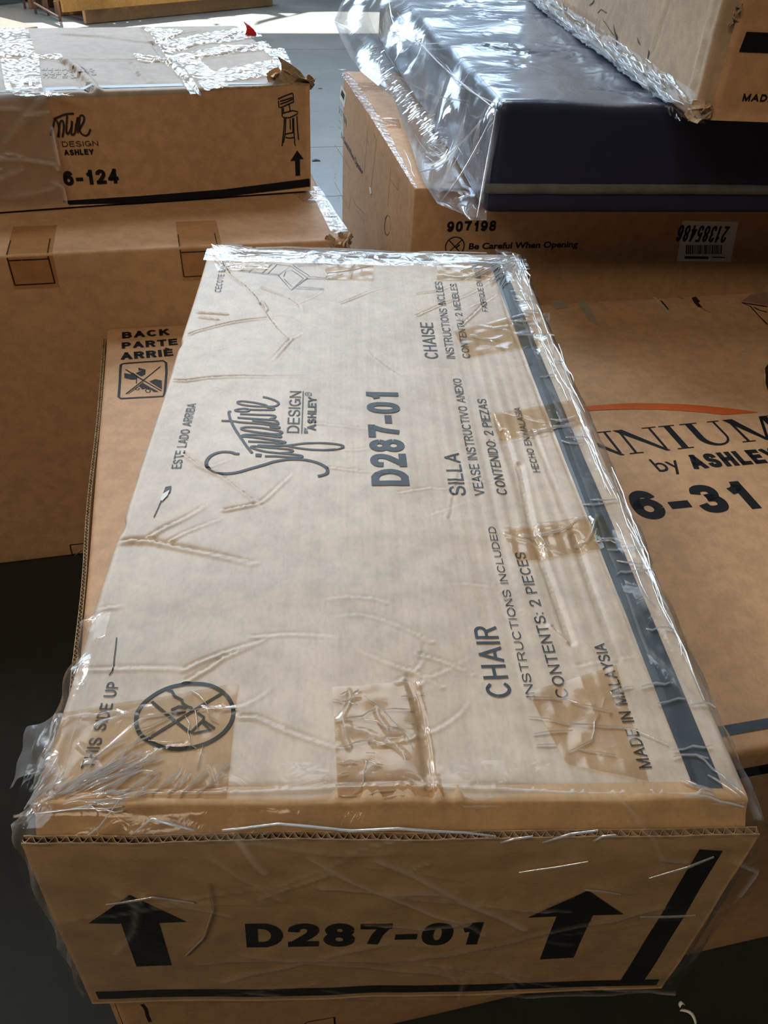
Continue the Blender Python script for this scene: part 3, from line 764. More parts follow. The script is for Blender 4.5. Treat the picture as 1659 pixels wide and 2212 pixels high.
sig = [([(335, 550), (300, 545), (270, 535), (200, 533), (130, 558), (92, 600), (92, 640), (130, 675), (200, 695), (300, 690), (420, 660), (520, 632), (600, 607), (700, 590), (800, 590), (880, 603), (950, 628), (990, 658), (990, 690), (960, 706), (920, 716)], .0042),
       ([(455, 560), (478, 560), (500, 563)], .0062),
       ([(525, 567), (620, 567), (720, 573), (795, 572), (800, 562), (760, 553), (680, 545), (560, 535), (480, 520), (425, 500), (440, 490), (520, 496), (640, 505), (720, 514), (732, 524), (700, 536), (640, 540)], .0034),
       ([(470, 483), (600, 484), (700, 480), (800, 466), (900, 462), (1000, 465), (1080, 474), (1112, 488), (1080, 506), (980, 517), (860, 512), (760, 498), (680, 482), (600, 470)], .0034),
       ([(400, 452), (480, 456), (600, 460), (678, 457), (640, 447), (560, 436), (460, 424), (400, 416), (358, 412), (370, 403), (450, 402), (560, 410), (636, 418), (640, 408), (600, 398)], .0036),
       ([(600, 398), (520, 390), (430, 378), (365, 365), (350, 352), (400, 345), (500, 352), (640, 375), (645, 390), (600, 396), (520, 388)], .0034),
       ([(200, 295), (280, 297), (345, 308), (450, 318), (560, 330), (630, 345), (620, 352), (560, 345)], .0034),
       ([(430, 543), (390, 490), (350, 430), (310, 370), (280, 315), (262, 270), (256, 230), (272, 222)], .0034),
       ([(320, 272), (400, 280), (500, 288), (600, 296), (625, 322), (590, 318), (500, 306), (430, 296)], .0034),
       ([(340, 245), (420, 250), (500, 255), (590, 260), (600, 275), (560, 288)], .0034),
       ([(295, 217), (330, 207), (380, 205), (410, 214), (395, 226), (340, 226), (300, 218)], .0030),
       ([(400, 212), (470, 216), (540, 218), (592, 216), (585, 205), (540, 198)], .0034),
       ([(510, 120), (560, 133), (605, 150), (628, 168), (612, 187), (560, 193), (470, 190), (380, 180), (328, 166), (325, 153), (365, 150), (450, 162), (520, 178), (545, 190)], .0032)]
strokes(root, TOPF, [Z7(l) for l, _ in sig], [wd for _, wd in sig], M['ink'], 'printed_script', smooth=True, step=.006, label='flowing script wordmark')
strokes(root, TOPF, [Z7([(800, 388), (806, 235), (812, 82)])], .0014, M['ink'], 'printed_line', label='thin rule in the wordmark')
text(root, TOPF, 'R', Z7([(862, 106)])[0], Z7([(862, 92)])[0], Z7([(840, 106)])[0], M['ink'], .0)
def ring_uv(face, c, r, n=40):
    a = np.linspace(0, 2*np.pi, n, endpoint=False); return np.stack([c[0]+r*np.cos(a), c[1]+r*np.sin(a)], 1)
bm = bmesh.new(); stroke_uv(bm, ring_uv(TOPF, TOPF.px(*Z7([(850, 100)])[0]), .0042, 20), .0010, True)
printed(root, TOPF, bm, M['ink'], 'printed_emblem', label='small ringed letter')
# no-knife sign
Z8 = lambda p: zoom(p, 200, 1420, 4.1475)
circ = Z8([(390, 610), (400, 500), (470, 400), (590, 310), (730, 255), (900, 235), (1060, 255), (1180, 325), (1250, 430), (1255, 545), (1190, 660), (1070, 750), (920, 805), (740, 828), (570, 785), (440, 705), (390, 610)])
strokes(root, TOPF, [circ], .0034, M['ink'], 'printed_emblem', smooth=True, label='ring of the no-knife sign')
strokes(root, TOPF, [Z8([(480, 740), (745, 575), (900, 480), (1165, 320)]), Z8([(530, 395), (640, 490), (745, 575), (870, 675)]),
                     Z8([(665, 290), (710, 300), (735, 345), (800, 380), (805, 410), (850, 440), (885, 450), (885, 490)]),
                     Z8([(715, 500), (715, 465), (770, 440), (830, 450), (820, 485), (760, 505), (715, 500)]),
                     Z8([(940, 500), (1000, 540), (985, 570), (880, 675), (905, 685), (1050, 655), (1095, 640), (990, 568)]),
                     Z8([(1055, 655), (975, 580)])],
        [.0026, .0026, .0024, .0030, .0020, .0016], M['ink'], 'printed_emblem', smooth=False, label='crossed out knife of the no-knife sign')
# chair drawing at the far end
Z1 = lambda p: zoom(p, 400, 480, 4.1475)
strokes(root, TOPF, [Z1([(835, 470), (945, 385), (1095, 490), (945, 600), (835, 470)]), Z1([(882, 480), (900, 435), (950, 420), (1005, 455), (1060, 495), (970, 585), (885, 500)]),
                     Z1([(835, 470), (690, 462), (470, 440)]), Z1([(835, 462), (690, 452), (490, 430)]), Z1([(945, 385), (820, 372), (640, 360)]), Z1([(690, 455), (775, 375)]), Z1([(740, 458), (820, 378)]),
                     Z1([(570, 450), (670, 365)]), Z1([(500, 440), (560, 385)]), Z1([(1095, 480), (1230, 485), (1365, 490)]), Z1([(1095, 498), (1365, 498)]), Z1([(965, 378), (1110, 470)]),
                     Z1([(985, 590), (1110, 598), (1245, 600)]), Z1([(1010, 575), (1245, 590)]), Z1([(950, 605), (1100, 492)]), Z1([(1220, 380), (1000, 385)]), Z1([(1220, 368), (960, 372)])],
        .0010, M['ink'], 'printed_drawing', label='outline drawing of a chair')
bm = bmesh.new()
for k, x in enumerate([780, 815, 850, 890, 925, 955, 990, 1040, 1075, 1110, 1150, 1185, 1215]):
    stroke_uv(bm, to_uv(TOPF, Z1([(x, 312+k*3), (x+6, 332+k*3)])), .0014); stroke_uv(bm, to_uv(TOPF, Z1([(x, 332+k*3), (x+22, 334+k*3)])), .001)
printed(root, TOPF, bm, M['faint'], 'printed_text')
poly(root, TOPF, [(.4985, 1.095), (.5225, 1.095), (.5385, .030), (.5145, .030)], M['band'], 'printed_stripe', label='slate grey stripe along the right side', uvmode=True)
# tear in the board at the left
poly(root, TOPF, [(357, 1050), (370, 1048), (368, 1062), (357, 1070), (352, 1064)], M['thin'], 'torn_hole', off=.0009)
poly(root, TOPF, [(352, 1066), (366, 1058), (362, 1070), (350, 1082), (346, 1078)], M['paper'], 'torn_paper', off=.0016)
strokes(root, TOPF, [[(348, 1080), (340, 1098), (332, 1115)]], .0012, M['thin'], 'torn_slit')
strokes(root, TOPF, [[(252, 1378), (250, 1400), (247, 1425), (246, 1440), (243, 1452), (236, 1460)]], .0010, M['thin'], 'torn_slit')
# printing on the end panel
text(root, FRONTF, 'D287-01', (533, 2045), (1036, 2039), (524, 1996), M['black'], .03, wt=.23, sp=.13)
poly(root, FRONTF, [(280, 1928), (402, 1989), (343, 1990), (370, 2084), (295, 2087), (263, 1989), (192, 1989)], M['black'], 'printed_arrow')
poly(root, FRONTF, [(1270, 1920), (1346, 1972), (1280, 1975), (1239, 2067), (1166, 2071), (1202, 1979), (1139, 1982)], M['black'], 'printed_arrow')
poly(root, FRONTF, [(1510, 1833), (1560, 1836), (1392, 2117), (1340, 2118)], M['black'], 'printed_stripe')
poly(root, FRONTF, [(206, 2141), (620, 2133), (1160, 2121), (1424, 2116), (1418, 2129), (1160, 2134), (620, 2148), (214, 2157)], M['black'], 'printed_stripe')
# ---- clear tape on the top
rng = random.Random(7)
def tape_px(root, face, quad, name='clear_tape', n=14, ang=0.0, spread=.5, length=.05, seed=1, wd=.0014, extra=(), lw=.0014, mat='tape', nu=50, nv=40, hgt=.0010, off=.0012, wmat='crease', nz=.0005, lines=True):
    q = to_uv(face, quad)
    lo, hi = q.min(0), q.max(0)
    R = Ridges(); rr = random.Random(seed)
    net = wrinkle_net(rr, lo[0], hi[0], lo[1], hi[1], n, length, ang, spread)
    # keep wrinkles inside the quad
    def inside(p):
        s = 0
        for i in range(4):
            a, b = q[i], q[(i+1) % 4]; c = (b[0]-a[0])*(p[1]-a[1]) - (b[1]-a[1])*(p[0]-a[0])
            s += 1 if c > 0 else -1
        return abs(s) == 4
    net = [[p for p in l if inside(p)] for l in net]; net = [l for l in net if len(l) > 1]
    for l in net: R.add(l, wd*2, hgt)
    o = sheet(root, face, q, M[mat], name, nu, nv, off, R, nz, 30, seed, .0)
    ls = (net[::2] if lines else []) + [[face.px(*p) for p in l] for l in extra]
    if ls: wrinkle_part(root, face, ls, M[wmat], lw, .0011, off+.0006, parent=o, name='wrinkle')
    return o
Z5 = lambda p: zoom(p, 680, 1450, 5.53)
tape_px(root, TOPF, [(718, 1486), (908, 1470), (960, 1722), (730, 1728)], n=6, seed=3, lines=False, extra=[
    Z5([(300, 290), (350, 265), (400, 240)]), Z5([(440, 275), (485, 250), (530, 222)]), Z5([(210, 348), (290, 355), (345, 368), (400, 360), (460, 300)]), Z5([(400, 368), (440, 390), (510, 408)]), Z5([(480, 322), (550, 322)]),
    Z5([(585, 300), (650, 350), (720, 390), (790, 440), (850, 500), (930, 600), (1040, 700), (1110, 800), (1180, 940)]), Z5([(825, 460), (950, 448), (1070, 455), (1190, 450)]),
    Z5([(235, 598), (340, 575), (450, 556), (570, 540), (640, 490), (735, 450)]), Z5([(550, 570), (650, 585), (750, 600), (810, 650), (900, 670), (990, 682)]), Z5([(1035, 298), (1120, 290), (1180, 270)]), Z5([(1205, 265), (1310, 258)]),
    Z5([(1240, 430), (1335, 418)]), Z5([(1120, 598), (1190, 600)]), Z5([(250, 908), (380, 908), (480, 860), (570, 838), (680, 820), (760, 855), (880, 885), (930, 892)]), Z5([(610, 985), (720, 990)]), Z5([(265, 1080), (350, 1100), (420, 1080), (510, 1100)]),
    Z5([(580, 1060), (640, 1085), (740, 1120), (815, 1130)]), Z5([(610, 1080), (610, 1150), (580, 1230), (580, 1330), (550, 1420), (460, 1475)]), Z5([(270, 1255), (340, 1235), (410, 1230)]),
    Z5([(275, 1360), (400, 1355), (540, 1340)]), Z5([(290, 1500), (400, 1510), (500, 1500)]), Z5([(580, 1535), (690, 1475), (800, 1450), (970, 1440)]), Z5([(820, 1535), (950, 1510), (1140, 1495)]), Z5([(1050, 980), (1075, 1060), (1100, 1150)])])
tape_px(root, TOPF, [(118, 1545), (515, 1478), (490, 1728), (62, 1725)], n=8, seed=4, lines=False, nu=90, nv=50, length=.05, extra=[
    Z8([(885, 300), (960, 350), (1030, 440), (1140, 470), (1300, 465)]), Z8([(1020, 460), (1050, 540), (1135, 590)]), Z8([(830, 530), (870, 600), (855, 680), (885, 800), (935, 825)]), Z8([(920, 480), (935, 590), (945, 700)]),
    Z8([(990, 795), (960, 920), (930, 1020)]), Z8([(420, 545), (600, 515), (760, 490), (1000, 470)]), Z8([(385, 665), (520, 620), (640, 560), (720, 520)]), Z8([(370, 780), (430, 710), (560, 640)]), Z8([(500, 750), (640, 765), (765, 772)])])
tape_px(root, TOPF, [(700, 556), (806, 560), (808, 604), (704, 600)], n=0, seed=5, lines=False, extra=[Z1([(1265, 280), (1400, 300), (1450, 310), (1490, 298)]), Z1([(1265, 370), (1380, 390), (1450, 410), (1480, 420), (1530, 370), (1580, 310)]), Z1([(1270, 450), (1400, 440), (1500, 430), (1600, 410), (1659, 400)]), Z1([(1480, 495), (1500, 440)]), Z1([(1350, 375), (1420, 355), (1495, 350)])])
tape_px(root, TOPF, [(942, 558), (1056, 563), (1062, 606), (944, 604)], n=5, seed=6, length=.05)
tape_px(root, TOPF, [(1140, 1495), (1330, 1440), (1400, 1690), (1225, 1650)], n=0, seed=8, lines=False, nu=60, nv=60, extra=[
    zoom(p, 1100, 1480, 3.606) for p in ([(150, 240), (300, 255), (450, 290), (640, 310), (780, 325), (930, 335), (1080, 400), (1240, 470)], [(190, 375), (300, 355), (380, 350), (500, 345)], [(210, 460), (370, 455)],
    [(460, 515), (560, 465), (640, 425), (660, 360), (660, 290), (700, 215)], [(640, 150), (665, 130)], [(780, 230), (795, 200)], [(785, 60), (800, 100), (840, 110)], [(720, 170), (740, 100)], [(860, 65), (890, 30), (960, 20)], [(150, 90), (300, 92), (450, 110), (560, 150), (700, 185), (790, 210)], [(540, 495), (700, 520), (830, 550)])])
for i, q in enumerate(([(980, 715), (1165, 668), (1190, 742), (1010, 770)], [(1062, 890), (1240, 865), (1262, 915), (1080, 948)], [(1082, 1138), (1300, 1112), (1330, 1180), (1120, 1212)])):
    tape_px(root, TOPF, q, n=13 if i == 0 else 7, seed=20+i, ang=-.1, spread=.22, length=.10, nu=60, nv=30)
tape_px(root, TOPF, [(452, 545), (580, 560), (580, 582), (470, 588)], n=16, seed=33, ang=0, spread=.35, length=.06)
# ---- stretch film: far end, right edge, near end
def film_wrap(root, path_fn, ns, nt_, name, mat, wr_n, seed, wd=.004, hgt=.002, amp=.0015, nf=6, along=0.0, spread=.2, length=.3, range_s=(0, 1), range_t=(0, 1), ratio=1.0, label=None):
    """sheet following path_fn(s,t)->(point, normal); s across, t along"""
    S, T = np.meshgrid(np.linspace(0, 1, ns), np.linspace(0, 1, nt_), indexing='ij'); S = S.ravel(); T = T.ravel()
    P, N = path_fn(S, T)
    nz = Noise(seed); rr = random.Random(seed)
    R = Ridges()
    for l in wrinkle_net(rr, 0, ratio, 0, 1, wr_n, length, along, spread, jit=.12): R.add(l, wd*rr.uniform(.5, 1.3), hgt*rr.uniform(.4, 1.2))
    g = R(S*ratio, T); h = g + amp*(1 + nz(S*ratio, T, nf))
    P = P + N*h[:, None]
    return part(root, name, P, grid_faces(ns, nt_), mat, label, attr={'fold': np.clip(g/hgt, 0, 1)**1.5})
def bend_path(a0, a1, prof):
    """profile of (point) from a0..a1 along extrusion; prof: list of (pos vec3, normal vec3)"""
    pp = np.array([p for p, _ in prof]); nn = np.array([n for _, n in prof])
    d = np.linalg.norm(np.diff(pp, axis=0), axis=1); c = np.concatenate([[0], np.cumsum(d)]); c /= c[-1]
    def fn(S, T):
        P = np.stack([np.interp(T, c, pp[:, k]) for k in range(3)], 1); N = np.stack([np.interp(T, c, nn[:, k]) for k in range(3)], 1)
        P = P + S[:, None]*(vec(*a1)-vec(*a0)) + vec(*a0)
        return P, N/np.linalg.norm(N, axis=1, keepdims=True)
    return fn
zt = FH + H
# near end: top strip, over the flap, down the end panel
near = bend_path((-.010, 0, 0), (W+.014, 0, 0), [((0, .055, zt+.002), (0, 0, 1)), ((0, .03, zt+.002), (0, -.1, 1)), ((0, .016, zt-.002), (0, -.5, .9)), ((0, -.001, zt-.014), (0, -.9, .5)), ((0, -.004, zt-.03), (0, -1, 0)), ((0, -.004, FH+.15), (0, -1, 0)), ((0, -.003, FH+.004), (0, -1, 0))])
film_wrap(root, near, 190, 110, 'stretch_film', M['film'], 26, 41, wd=.012, hgt=.0022, amp=.0012, along=.1, spread=.5, length=.5, ratio=1.5)
far = bend_path((-.004, 0, 0), (W+.006, 0, 0), [((0, L-.075, zt+.0025), (0, 0, 1)), ((0, L-.02, zt+.0025), (0, 0, 1)), ((0, L-.002, zt-.002), (0, .7, .7)), ((0, L+.004, zt-.02), (0, 1, 0)), ((0, L+.006, FH+.02), (0, 1, 0))])
film_wrap(root, far, 200, 70, 'stretch_film', M['film'], 46, 42, wd=.016, hgt=.0018, amp=.0008, along=0, spread=.10, length=.7, ratio=2.0, nf=9)
right = bend_path((0, .0, 0), (0, L+.004, 0), [((W-.045, 0, zt+.002), (0, 0, 1)), ((W-.012, 0, zt+.002), (.1, 0, 1)), ((W+.001, 0, zt-.004), (.7, 0, .7)), ((W+.006, 0, zt-.02), (1, 0, 0)), ((W+.007, 0, FH+.01), (1, 0, 0))])
film_wrap(root, right, 320, 70, 'stretch_film', M['film'], 60, 43, wd=.014, hgt=.003, amp=.0022, along=0, spread=.07, length=1.2, ratio=3.0, nf=5)
left = bend_path((0, .0, 0), (0, .22, 0), [((.02, 0, zt+.002), (0, 0, 1)), ((-.001, 0, zt-.002), (-.7, 0, .7)), ((-.006, 0, zt-.02), (-1, 0, 0)), ((-.007, 0, FH+.01), (-1, 0, 0))])
film_wrap(root, left, 90, 70, 'stretch_film', M['film'], 24, 44, wd=.02, hgt=.003, amp=.003, along=.6, spread=.5, length=.7, ratio=1.0, nf=4)
# corner gathers: wrinkles running into the two near corners and the far corners
def fan(root, face, centre, angs, r0, r1, n, seed, jit=.12, mat='crease', wd=.0015):
    rr = random.Random(seed); ls = []
    for _ in range(n):
        a = rr.uniform(*angs); p0 = rr.uniform(r0, r0+(r1-r0)*.5); p1 = p0 + rr.uniform(.25, 1)*(r1-p0)
        pts = []; 
        for t in np.linspace(0, 1, 6):
            r = p0 + (p1-p0)*t; pts.append((centre[0] + r*math.cos(a), centre[1] + r*math.sin(a))); a += rr.gauss(0, jit)*.25
        pts = [q for q in pts if -.004 < q[0] < face.w+.004 and -.002 < q[1] < face.h]
        if len(pts) > 1: ls.append(pts)
    return wrinkle_part(root, face, ls, M[mat], wd, .0013, .003)
fan(root, TOPF, (-.004, .012), (.1, .85), .004, .11, 24, 51); fan(root, TOPF, (-.004, .012), (.9, 1.4), .004, .06, 8, 55)
fan(root, TOPF, (W, .01), (1.9, 3.0), .01, .07, 7, 52)
fan(root, TOPF, (0, L), (-1.2, -.1), .0, .09, 40, 53)
fan(root, TOPF, (W+.002, L-.004), (-2.6, -1.6), .0, .16, 46, 54)
lines = []
rr = random.Random(61)
for k in range(34):                # long bright pulls along the far edge
    x = rr.uniform(0, W-.12); y = rr.uniform(L-.060, L-.004); pts = [(x, y)]
    for _ in range(7): x += rr.uniform(.01, .03); y += rr.gauss(0, .002); pts.append((min(x, W-.004), min(y, L-.003)))
    lines.append(pts)
for k in range(30):                # and along the right side
    y = rr.uniform(.02, L-.1); x = rr.uniform(W-.022, W-.002); pts = [(x, y)]
    for _ in range(7): y += rr.uniform(.008, .03); x += rr.gauss(0, .0016); pts.append((min(x, W), min(y, L-.003)))
    lines.append(pts)
for k in range(26):                # short cross pulls over the right margin
    y = rr.uniform(.05, L-.03); x = rr.uniform(W-.06, W-.02); pts = [(x, y)]
    for _ in range(4): x += rr.uniform(.004, .010); y += rr.gauss(0, .002); pts.append((min(x, W), y))
    lines.append(pts)
wrinkle_part(root, TOPF, lines, M['crease'], .0015, .0012, .003)
# diagonal pulls in the near-left film, over the tape
dl = [Z8(l) for l in ([(0, 1140), (200, 1070), (440, 980)], [(0, 1215), (200, 1140), (450, 990)], [(250, 1250), (420, 1130), (610, 1000)], [(520, 1250), (660, 1130), (800, 1015)], [(670, 1250), (780, 1140), (880, 1040)],
      [(780, 1260), (900, 1140), (1040, 1010)], [(930, 1240), (1080, 1110), (1230, 945)], [(60, 1270), (200, 1190), (330, 1090)], [(380, 1260), (500, 1160), (600, 1060)])]
wrinkle_part(root, TOPF, [[TOPF.px(*p) for p in l] for l in dl], M['crease'], .0018, .0014, .003)
# pulls on the end panel and flap
fl = [[(190, 1800), (215, 1780), (260, 1720)], [(290, 1792), (330, 1760), (420, 1790)], [(230, 1945), (330, 1930), (420, 1945)], [(400, 2060), (440, 2020), (460, 1960), (450, 1905)], [(480, 1790), (600, 1776), (760, 1787), (860, 1780), (1000, 1790), (1070, 1800)],
      [(1080, 1815), (1110, 1805), (1150, 1800)], [(1170, 1815), (1230, 1795), (1290, 1788)], [(1280, 1812), (1300, 1800), (1330, 1798)], [(1380, 1974), (1450, 1972), (1500, 1970)], [(1400, 1890), (1480, 1868), (1540, 1845)], [(1260, 1915), (1300, 1918), (1340, 1925)], [(1120, 1880), (1200, 1868), (1270, 1855)]]
wrinkle_part(root, FRONTF, [[FRONTF.px(*p) for p in l] for l in fl], M['crease'], .0010, .0007, .003)
# loose ears of film at the near-left corner and along the right side
def ear(pts3, mat, name, root, amp=.004, seed=1, n=14):
    """small quad patch of loose film from four 3D corners"""
    q = np.array(pts3, float); S, T = np.meshgrid(np.linspace(0, 1, n), np.linspace(0, 1, n), indexing='ij'); S = S.ravel()[:, None]; T = T.ravel()[:, None]
    P = (1-S)*(1-T)*q[0] + S*(1-T)*q[1] + S*T*q[2] + (1-S)*T*q[3]
    N = np.cross(q[1]-q[0], q[3]-q[0]); N /= np.linalg.norm(N); nz = Noise(seed)
    P = P + N*(amp*nz(S[:, 0], T[:, 0], 1.6))[:, None]
    return part(root, name, P, grid_faces(n, n), M[mat], attr={'fold': .06*np.ones(len(P))})
def at3(px, py, z): return unp(px, py, vec(0, 0, 1), z)
ear([at3(105, 1650, zt-.008), at3(138, 1535, zt-.006), at3(62, 1572, zt-.03), at3(18, 1702, zt-.03)], 'hazy', 'film_ear', root, seed=71)
ear([at3(1640, 1760, zt-.01), at3(1440, 2142, FH+.005), at3(1500, 2062, FH+.01), at3(1655, 1800, zt-.03)], 'film', 'film_ear', root, seed=72, amp=.008)
ear([at3(1180, 690, zt-.002), at3(1172, 676, zt-.002), at3(1186, 676, zt-.004), at3(1193, 722, zt-.012)], 'hazy', 'film_ear', root, seed=73, amp=.002)
# ================================================================== LOWER CARTON
XB, YB, TB, LB = -.3004, 1.42134, .17955, 1.31187
WB = 2.15
eb = vec(math.cos(TB), math.sin(TB), 0); nb = vec(-math.sin(TB), math.cos(TB), 0)
BL = vec(XB, YB, 0) - nb*LB
rb_ = thing('cardboard_box', 'large wide brown cardboard box lying flat under the pale box, orange arc print', 'box', (BL + eb*WB/2 + nb*LB/2).tolist())
_nb = Noise(81)
B = Carton(BL, TB, (WB, LB, FH), r=.010, relief=dict(top=lambda u, v: (-.0010 + .0008*_nb(u, v, 1.2))*np.clip(np.minimum.reduce([u/.1, v/.1, (LB-v)/.1]), 0, 1), front=lambda u, v: .003*_nb(u, v, 1.0), left=lambda u, v: .004*_nb(u, v, 2.0)))
B.body(rb_, M['brown'], .03)
BT, BF, BLf = B.F['top'], B.F['front'], B.F['left']
# side panel standing proud at the left with a raw edge
plate(rb_, Face(BLf.O - .012*B.X, BLf.U, BLf.V, BLf.N, LB, FH, lambda u, v: .004*_nb(u, v, 2.2) - .004*np.clip(u-.2, 0, 1)), .02, LB-.02, .0, FH-.012, .006, M['brown'], M['core'], name='side_panel', nu=110, nv=8, flute=.008, top_fn=lambda u: .004*_nb(u, 0*u, 1.5))
ZB = lambda p: zoom(p, 180, 680, 6.9125)
text(rb_, BT, 'BACK', *ZB([(580, 355), (1285, 300), (576, 262)]), M['black'], .035)
text(rb_, BT, 'PARTE', *ZB([(575, 508), (1410, 442), (576, 414)]), M['black'], .035)
text(rb_, BT, 'ARRI\u00c8', *ZB([(563, 672), (1345, 604), (566, 566)]), M['black'], .035)
strokes(rb_, BT, [ZB([(560, 745), (600, 728), (900, 700), (1190, 680), (1235, 710), (1240, 860), (1215, 1150), (1190, 1210), (900, 1228), (560, 1250), (528, 1225), (545, 1000), (555, 790), (560, 745)])], .0050, M['black'], 'printed_emblem', label='rounded frame of the clamp truck sign', smooth=False)
strokes(rb_, BT, [ZB([(632, 815), (900, 975), (1165, 1130)]), ZB([(650, 830), (905, 985)]), ZB([(635, 1180), (880, 985), (1150, 765)]), ZB([(665, 1185), (900, 1000)]), ZB([(780, 1110), (800, 1078), (840, 1100), (815, 1120), (780, 1110)]), ZB([(925, 1125), (950, 1100), (1000, 1115), (990, 1150), (950, 1155), (925, 1125)])],
        [.0026, .0014, .0026, .0014, .0018, .0022], M['black'], 'printed_emblem', label='crossed out clamp truck', polys=[
            ZB([(610, 870), (700, 885), (740, 860), (830, 925), (770, 960), (720, 965), (612, 940)]), ZB([(820, 785), (930, 815), (925, 880), (870, 915), (845, 905), (780, 870), (905, 812), (825, 830)]),
            ZB([(985, 990), (1070, 955), (1170, 975), (1175, 1110)]), ZB([(880, 1010), (1120, 1140), (1050, 1145), (1000, 1100), (920, 1095), (880, 1110), (830, 1060)]), ZB([(785, 940), (802, 945), (800, 1025), (783, 1020)])])
ZR = lambda p: zoom(p, 1100, 560, 2.968)
poly(rb_, BT, ZR([(440, 952), (490, 942), (640, 928), (800, 920), (950, 922), (1100, 926), (1230, 935), (1350, 947), (1480, 962), (1600, 980), (1500, 987), (1380, 995), (1240, 980), (1100, 968), (950, 961), (800, 959), (640, 964), (490, 971), (440, 976)]), M['orange'], 'printed_arc', label='sweeping orange arc')
def _q(x0, y0, x1, y1): return [(x0, y0), (x1, y0), (x1, y1), (x0, y1)]
def _U():
    out = [_q(.13, .36, .30, .97), _q(.82, .36, .88, .97), _q(0, .965, .43, 1), _q(.70, .965, 1, 1)]
    for i in range(10):
        a, b = math.radians(180+18*i), math.radians(198+18*i)
        def ro(t): return (.505+.375*math.cos(t), .36+.38*math.sin(t))
        def ri(t): return (.56+.26*math.cos(t), .36+.31*math.sin(t))
        out.append([ro(a), ro(b), ri(b), ri(a)])
    return out
SG = {'N': [_q(.12, 0, .18, .95), _q(.83, .08, .89, 1), [(.02, 1), (.24, 1), (.92, -.01), (.83, -.01)], _q(0, 0, .31, .035), _q(.70, .965, 1.02, 1)],
      'I': [_q(.30, 0, .70, 1), _q(0, 0, 1, .035), _q(0, .965, 1, 1)], 'U': _U(),
      'M': [_q(.10, 0, .155, .95), [(.02, 1), (.22, 1), (.54, 0), (.46, 0)], [(.46, 0), (.52, 0), (.83, 1), (.77, 1)], _q(.78, 0, .92, 1), _q(0, 0, .26, .035), _q(.68, 0, 1, .035), _q(.77, .965, 1, 1)]}
bm = bmesh.new()
b0 = BT.px(1361, 980.5); b1 = BT.px(1605, 955); dirn = (b1-b0)/np.linalg.norm(b1-b0); nn_ = np.array([-dirn[1], dirn[0]])
caph = (BT.px(1447, 919) - BT.px(1484, 969))@nn_
def wx(px, py): return (BT.px(px, py)-b0)@dirn
N2a, N2b = 0.0, wx(1449, 974)/.90
gl = [('N', N2a-N2b*1.04, N2b), ('N', N2a, N2b)]
Ia, Ib = wx(1466, 971), wx(1500, 966); gl.append(('I', Ia, Ib-Ia))
Ma = wx(1605, 955); gl.append(('U', Ib+.012, (Ma-Ib)*.94-.012)); gl.append(('M', Ma, N2b*1.22))
def serif_uv(bm, ch, x0, wd):
    a = b0 + dirn*x0; b = b0 + dirn*(x0+wd)
    for p in SG[ch]: bm.faces.new([bm.verts.new((*(a + x*(b-a) + y*nn_*caph), 0)) for x, y in p])
for ch, x0, wd in gl: serif_uv(bm, ch, x0, wd)
printed(rb_, BT, bm, M['black'], 'printed_wordmark', step=.02, label='serif capitals NNIUM')
text(rb_, BT, 'by', (1425, 1019), (1477, 1011), (1403, 992), M['black'], 0)
text(rb_, BT, 'ASHLEY', (1501, 1013), (1694, 996), (1479, 983), M['black'], .05)
text(rb_, BT, '16-31', (1316, 1132), (1652, 1096), (1278, 1070), M['black'], .045)
# near edge stripes (top and front faces), seen at the right
v0 = (BT.px(1600, 1584)[1]+BT.px(1640, 1578)[1])/2; v1 = (BT.px(1600, 1561)[1]+BT.px(1640, 1554)[1])/2
poly(rb_, BT, [(.02, v0), (WB-.02, v0), (WB-.02, v1), (.02, v1)], M['band'], 'printed_stripe', uvmode=True, step=.05)
z0_ = BF.px(1640, 1669)[1]; z1_ = BF.px(1640, 1649)[1]
poly(rb_, BF, [(.02, z0_), (WB-.02, z0_), (WB-.02, z1_), (.02, z1_)], M['black'], 'printed_stripe', uvmode=True, step=.05)
Z3 = lambda p: zoom(p, 1400, 560, 6.405)
poly(rb_, BT, Z3([(55, 520), (110, 530), (160, 590), (300, 720), (285, 765), (230, 720), (130, 615)]), M['worn'], 'scuff_mark', off=.0012)
poly(rb_, BT, Z3([(160, 570), (200, 590), (290, 700), (270, 705)]), M['thin'], 'torn_slit', off=.0016)
poly(rb_, BT, Z3([(600, 540), (660, 520), (720, 590), (690, 600), (750, 670), (690, 660), (640, 610)]), M['thin'], 'scuff_mark', off=.0012)
strokes(rb_, BT, [Z3([(395, 520), (440, 535), (500, 545)])], .003, M['faint'], 'scuff_mark'); strokes(rb_, BT, [Z3([(740, 670), (800, 710), (860, 725)])], .003, M['faint'], 'scuff_mark')
# torn flap at the right margin
def curl(root, P4, mat, name, seed, n=12, amp=.004):
    return ear(P4, mat, name, root, amp, seed, n)
pa = [at3(*Z3([p])[0], FH+.004) for p in ((1290, 592), (1420, 500), (1650, 460), (1650, 650))]
part(rb_, 'torn_flap', np.array(pa + [p+vec(0, 0, .003) for p in pa]), [[0, 1, 2, 3], [4, 5, 6, 7], [0, 1, 5, 4], [1, 2, 6, 5], [2, 3, 7, 6], [3, 0, 4, 7]], cardboard('pinkish_torn_liner', (.30, .17, .13)), smooth=False)
strokes(rb_, BT, [Z3([(1300, 600), (1420, 650), (1500, 740), (1650, 900)])], .004, M['thin'], 'torn_slit'); strokes(rb_, BT, [Z3([(1420, 640), (1540, 700), (1650, 730)])], .006, M['thin'], 'torn_slit')
strokes(rb_, BT, [Z3([(1430, 640), (1560, 790), (1660, 880)])], .004, M['worn'], 'scuff_mark', off=.0012)
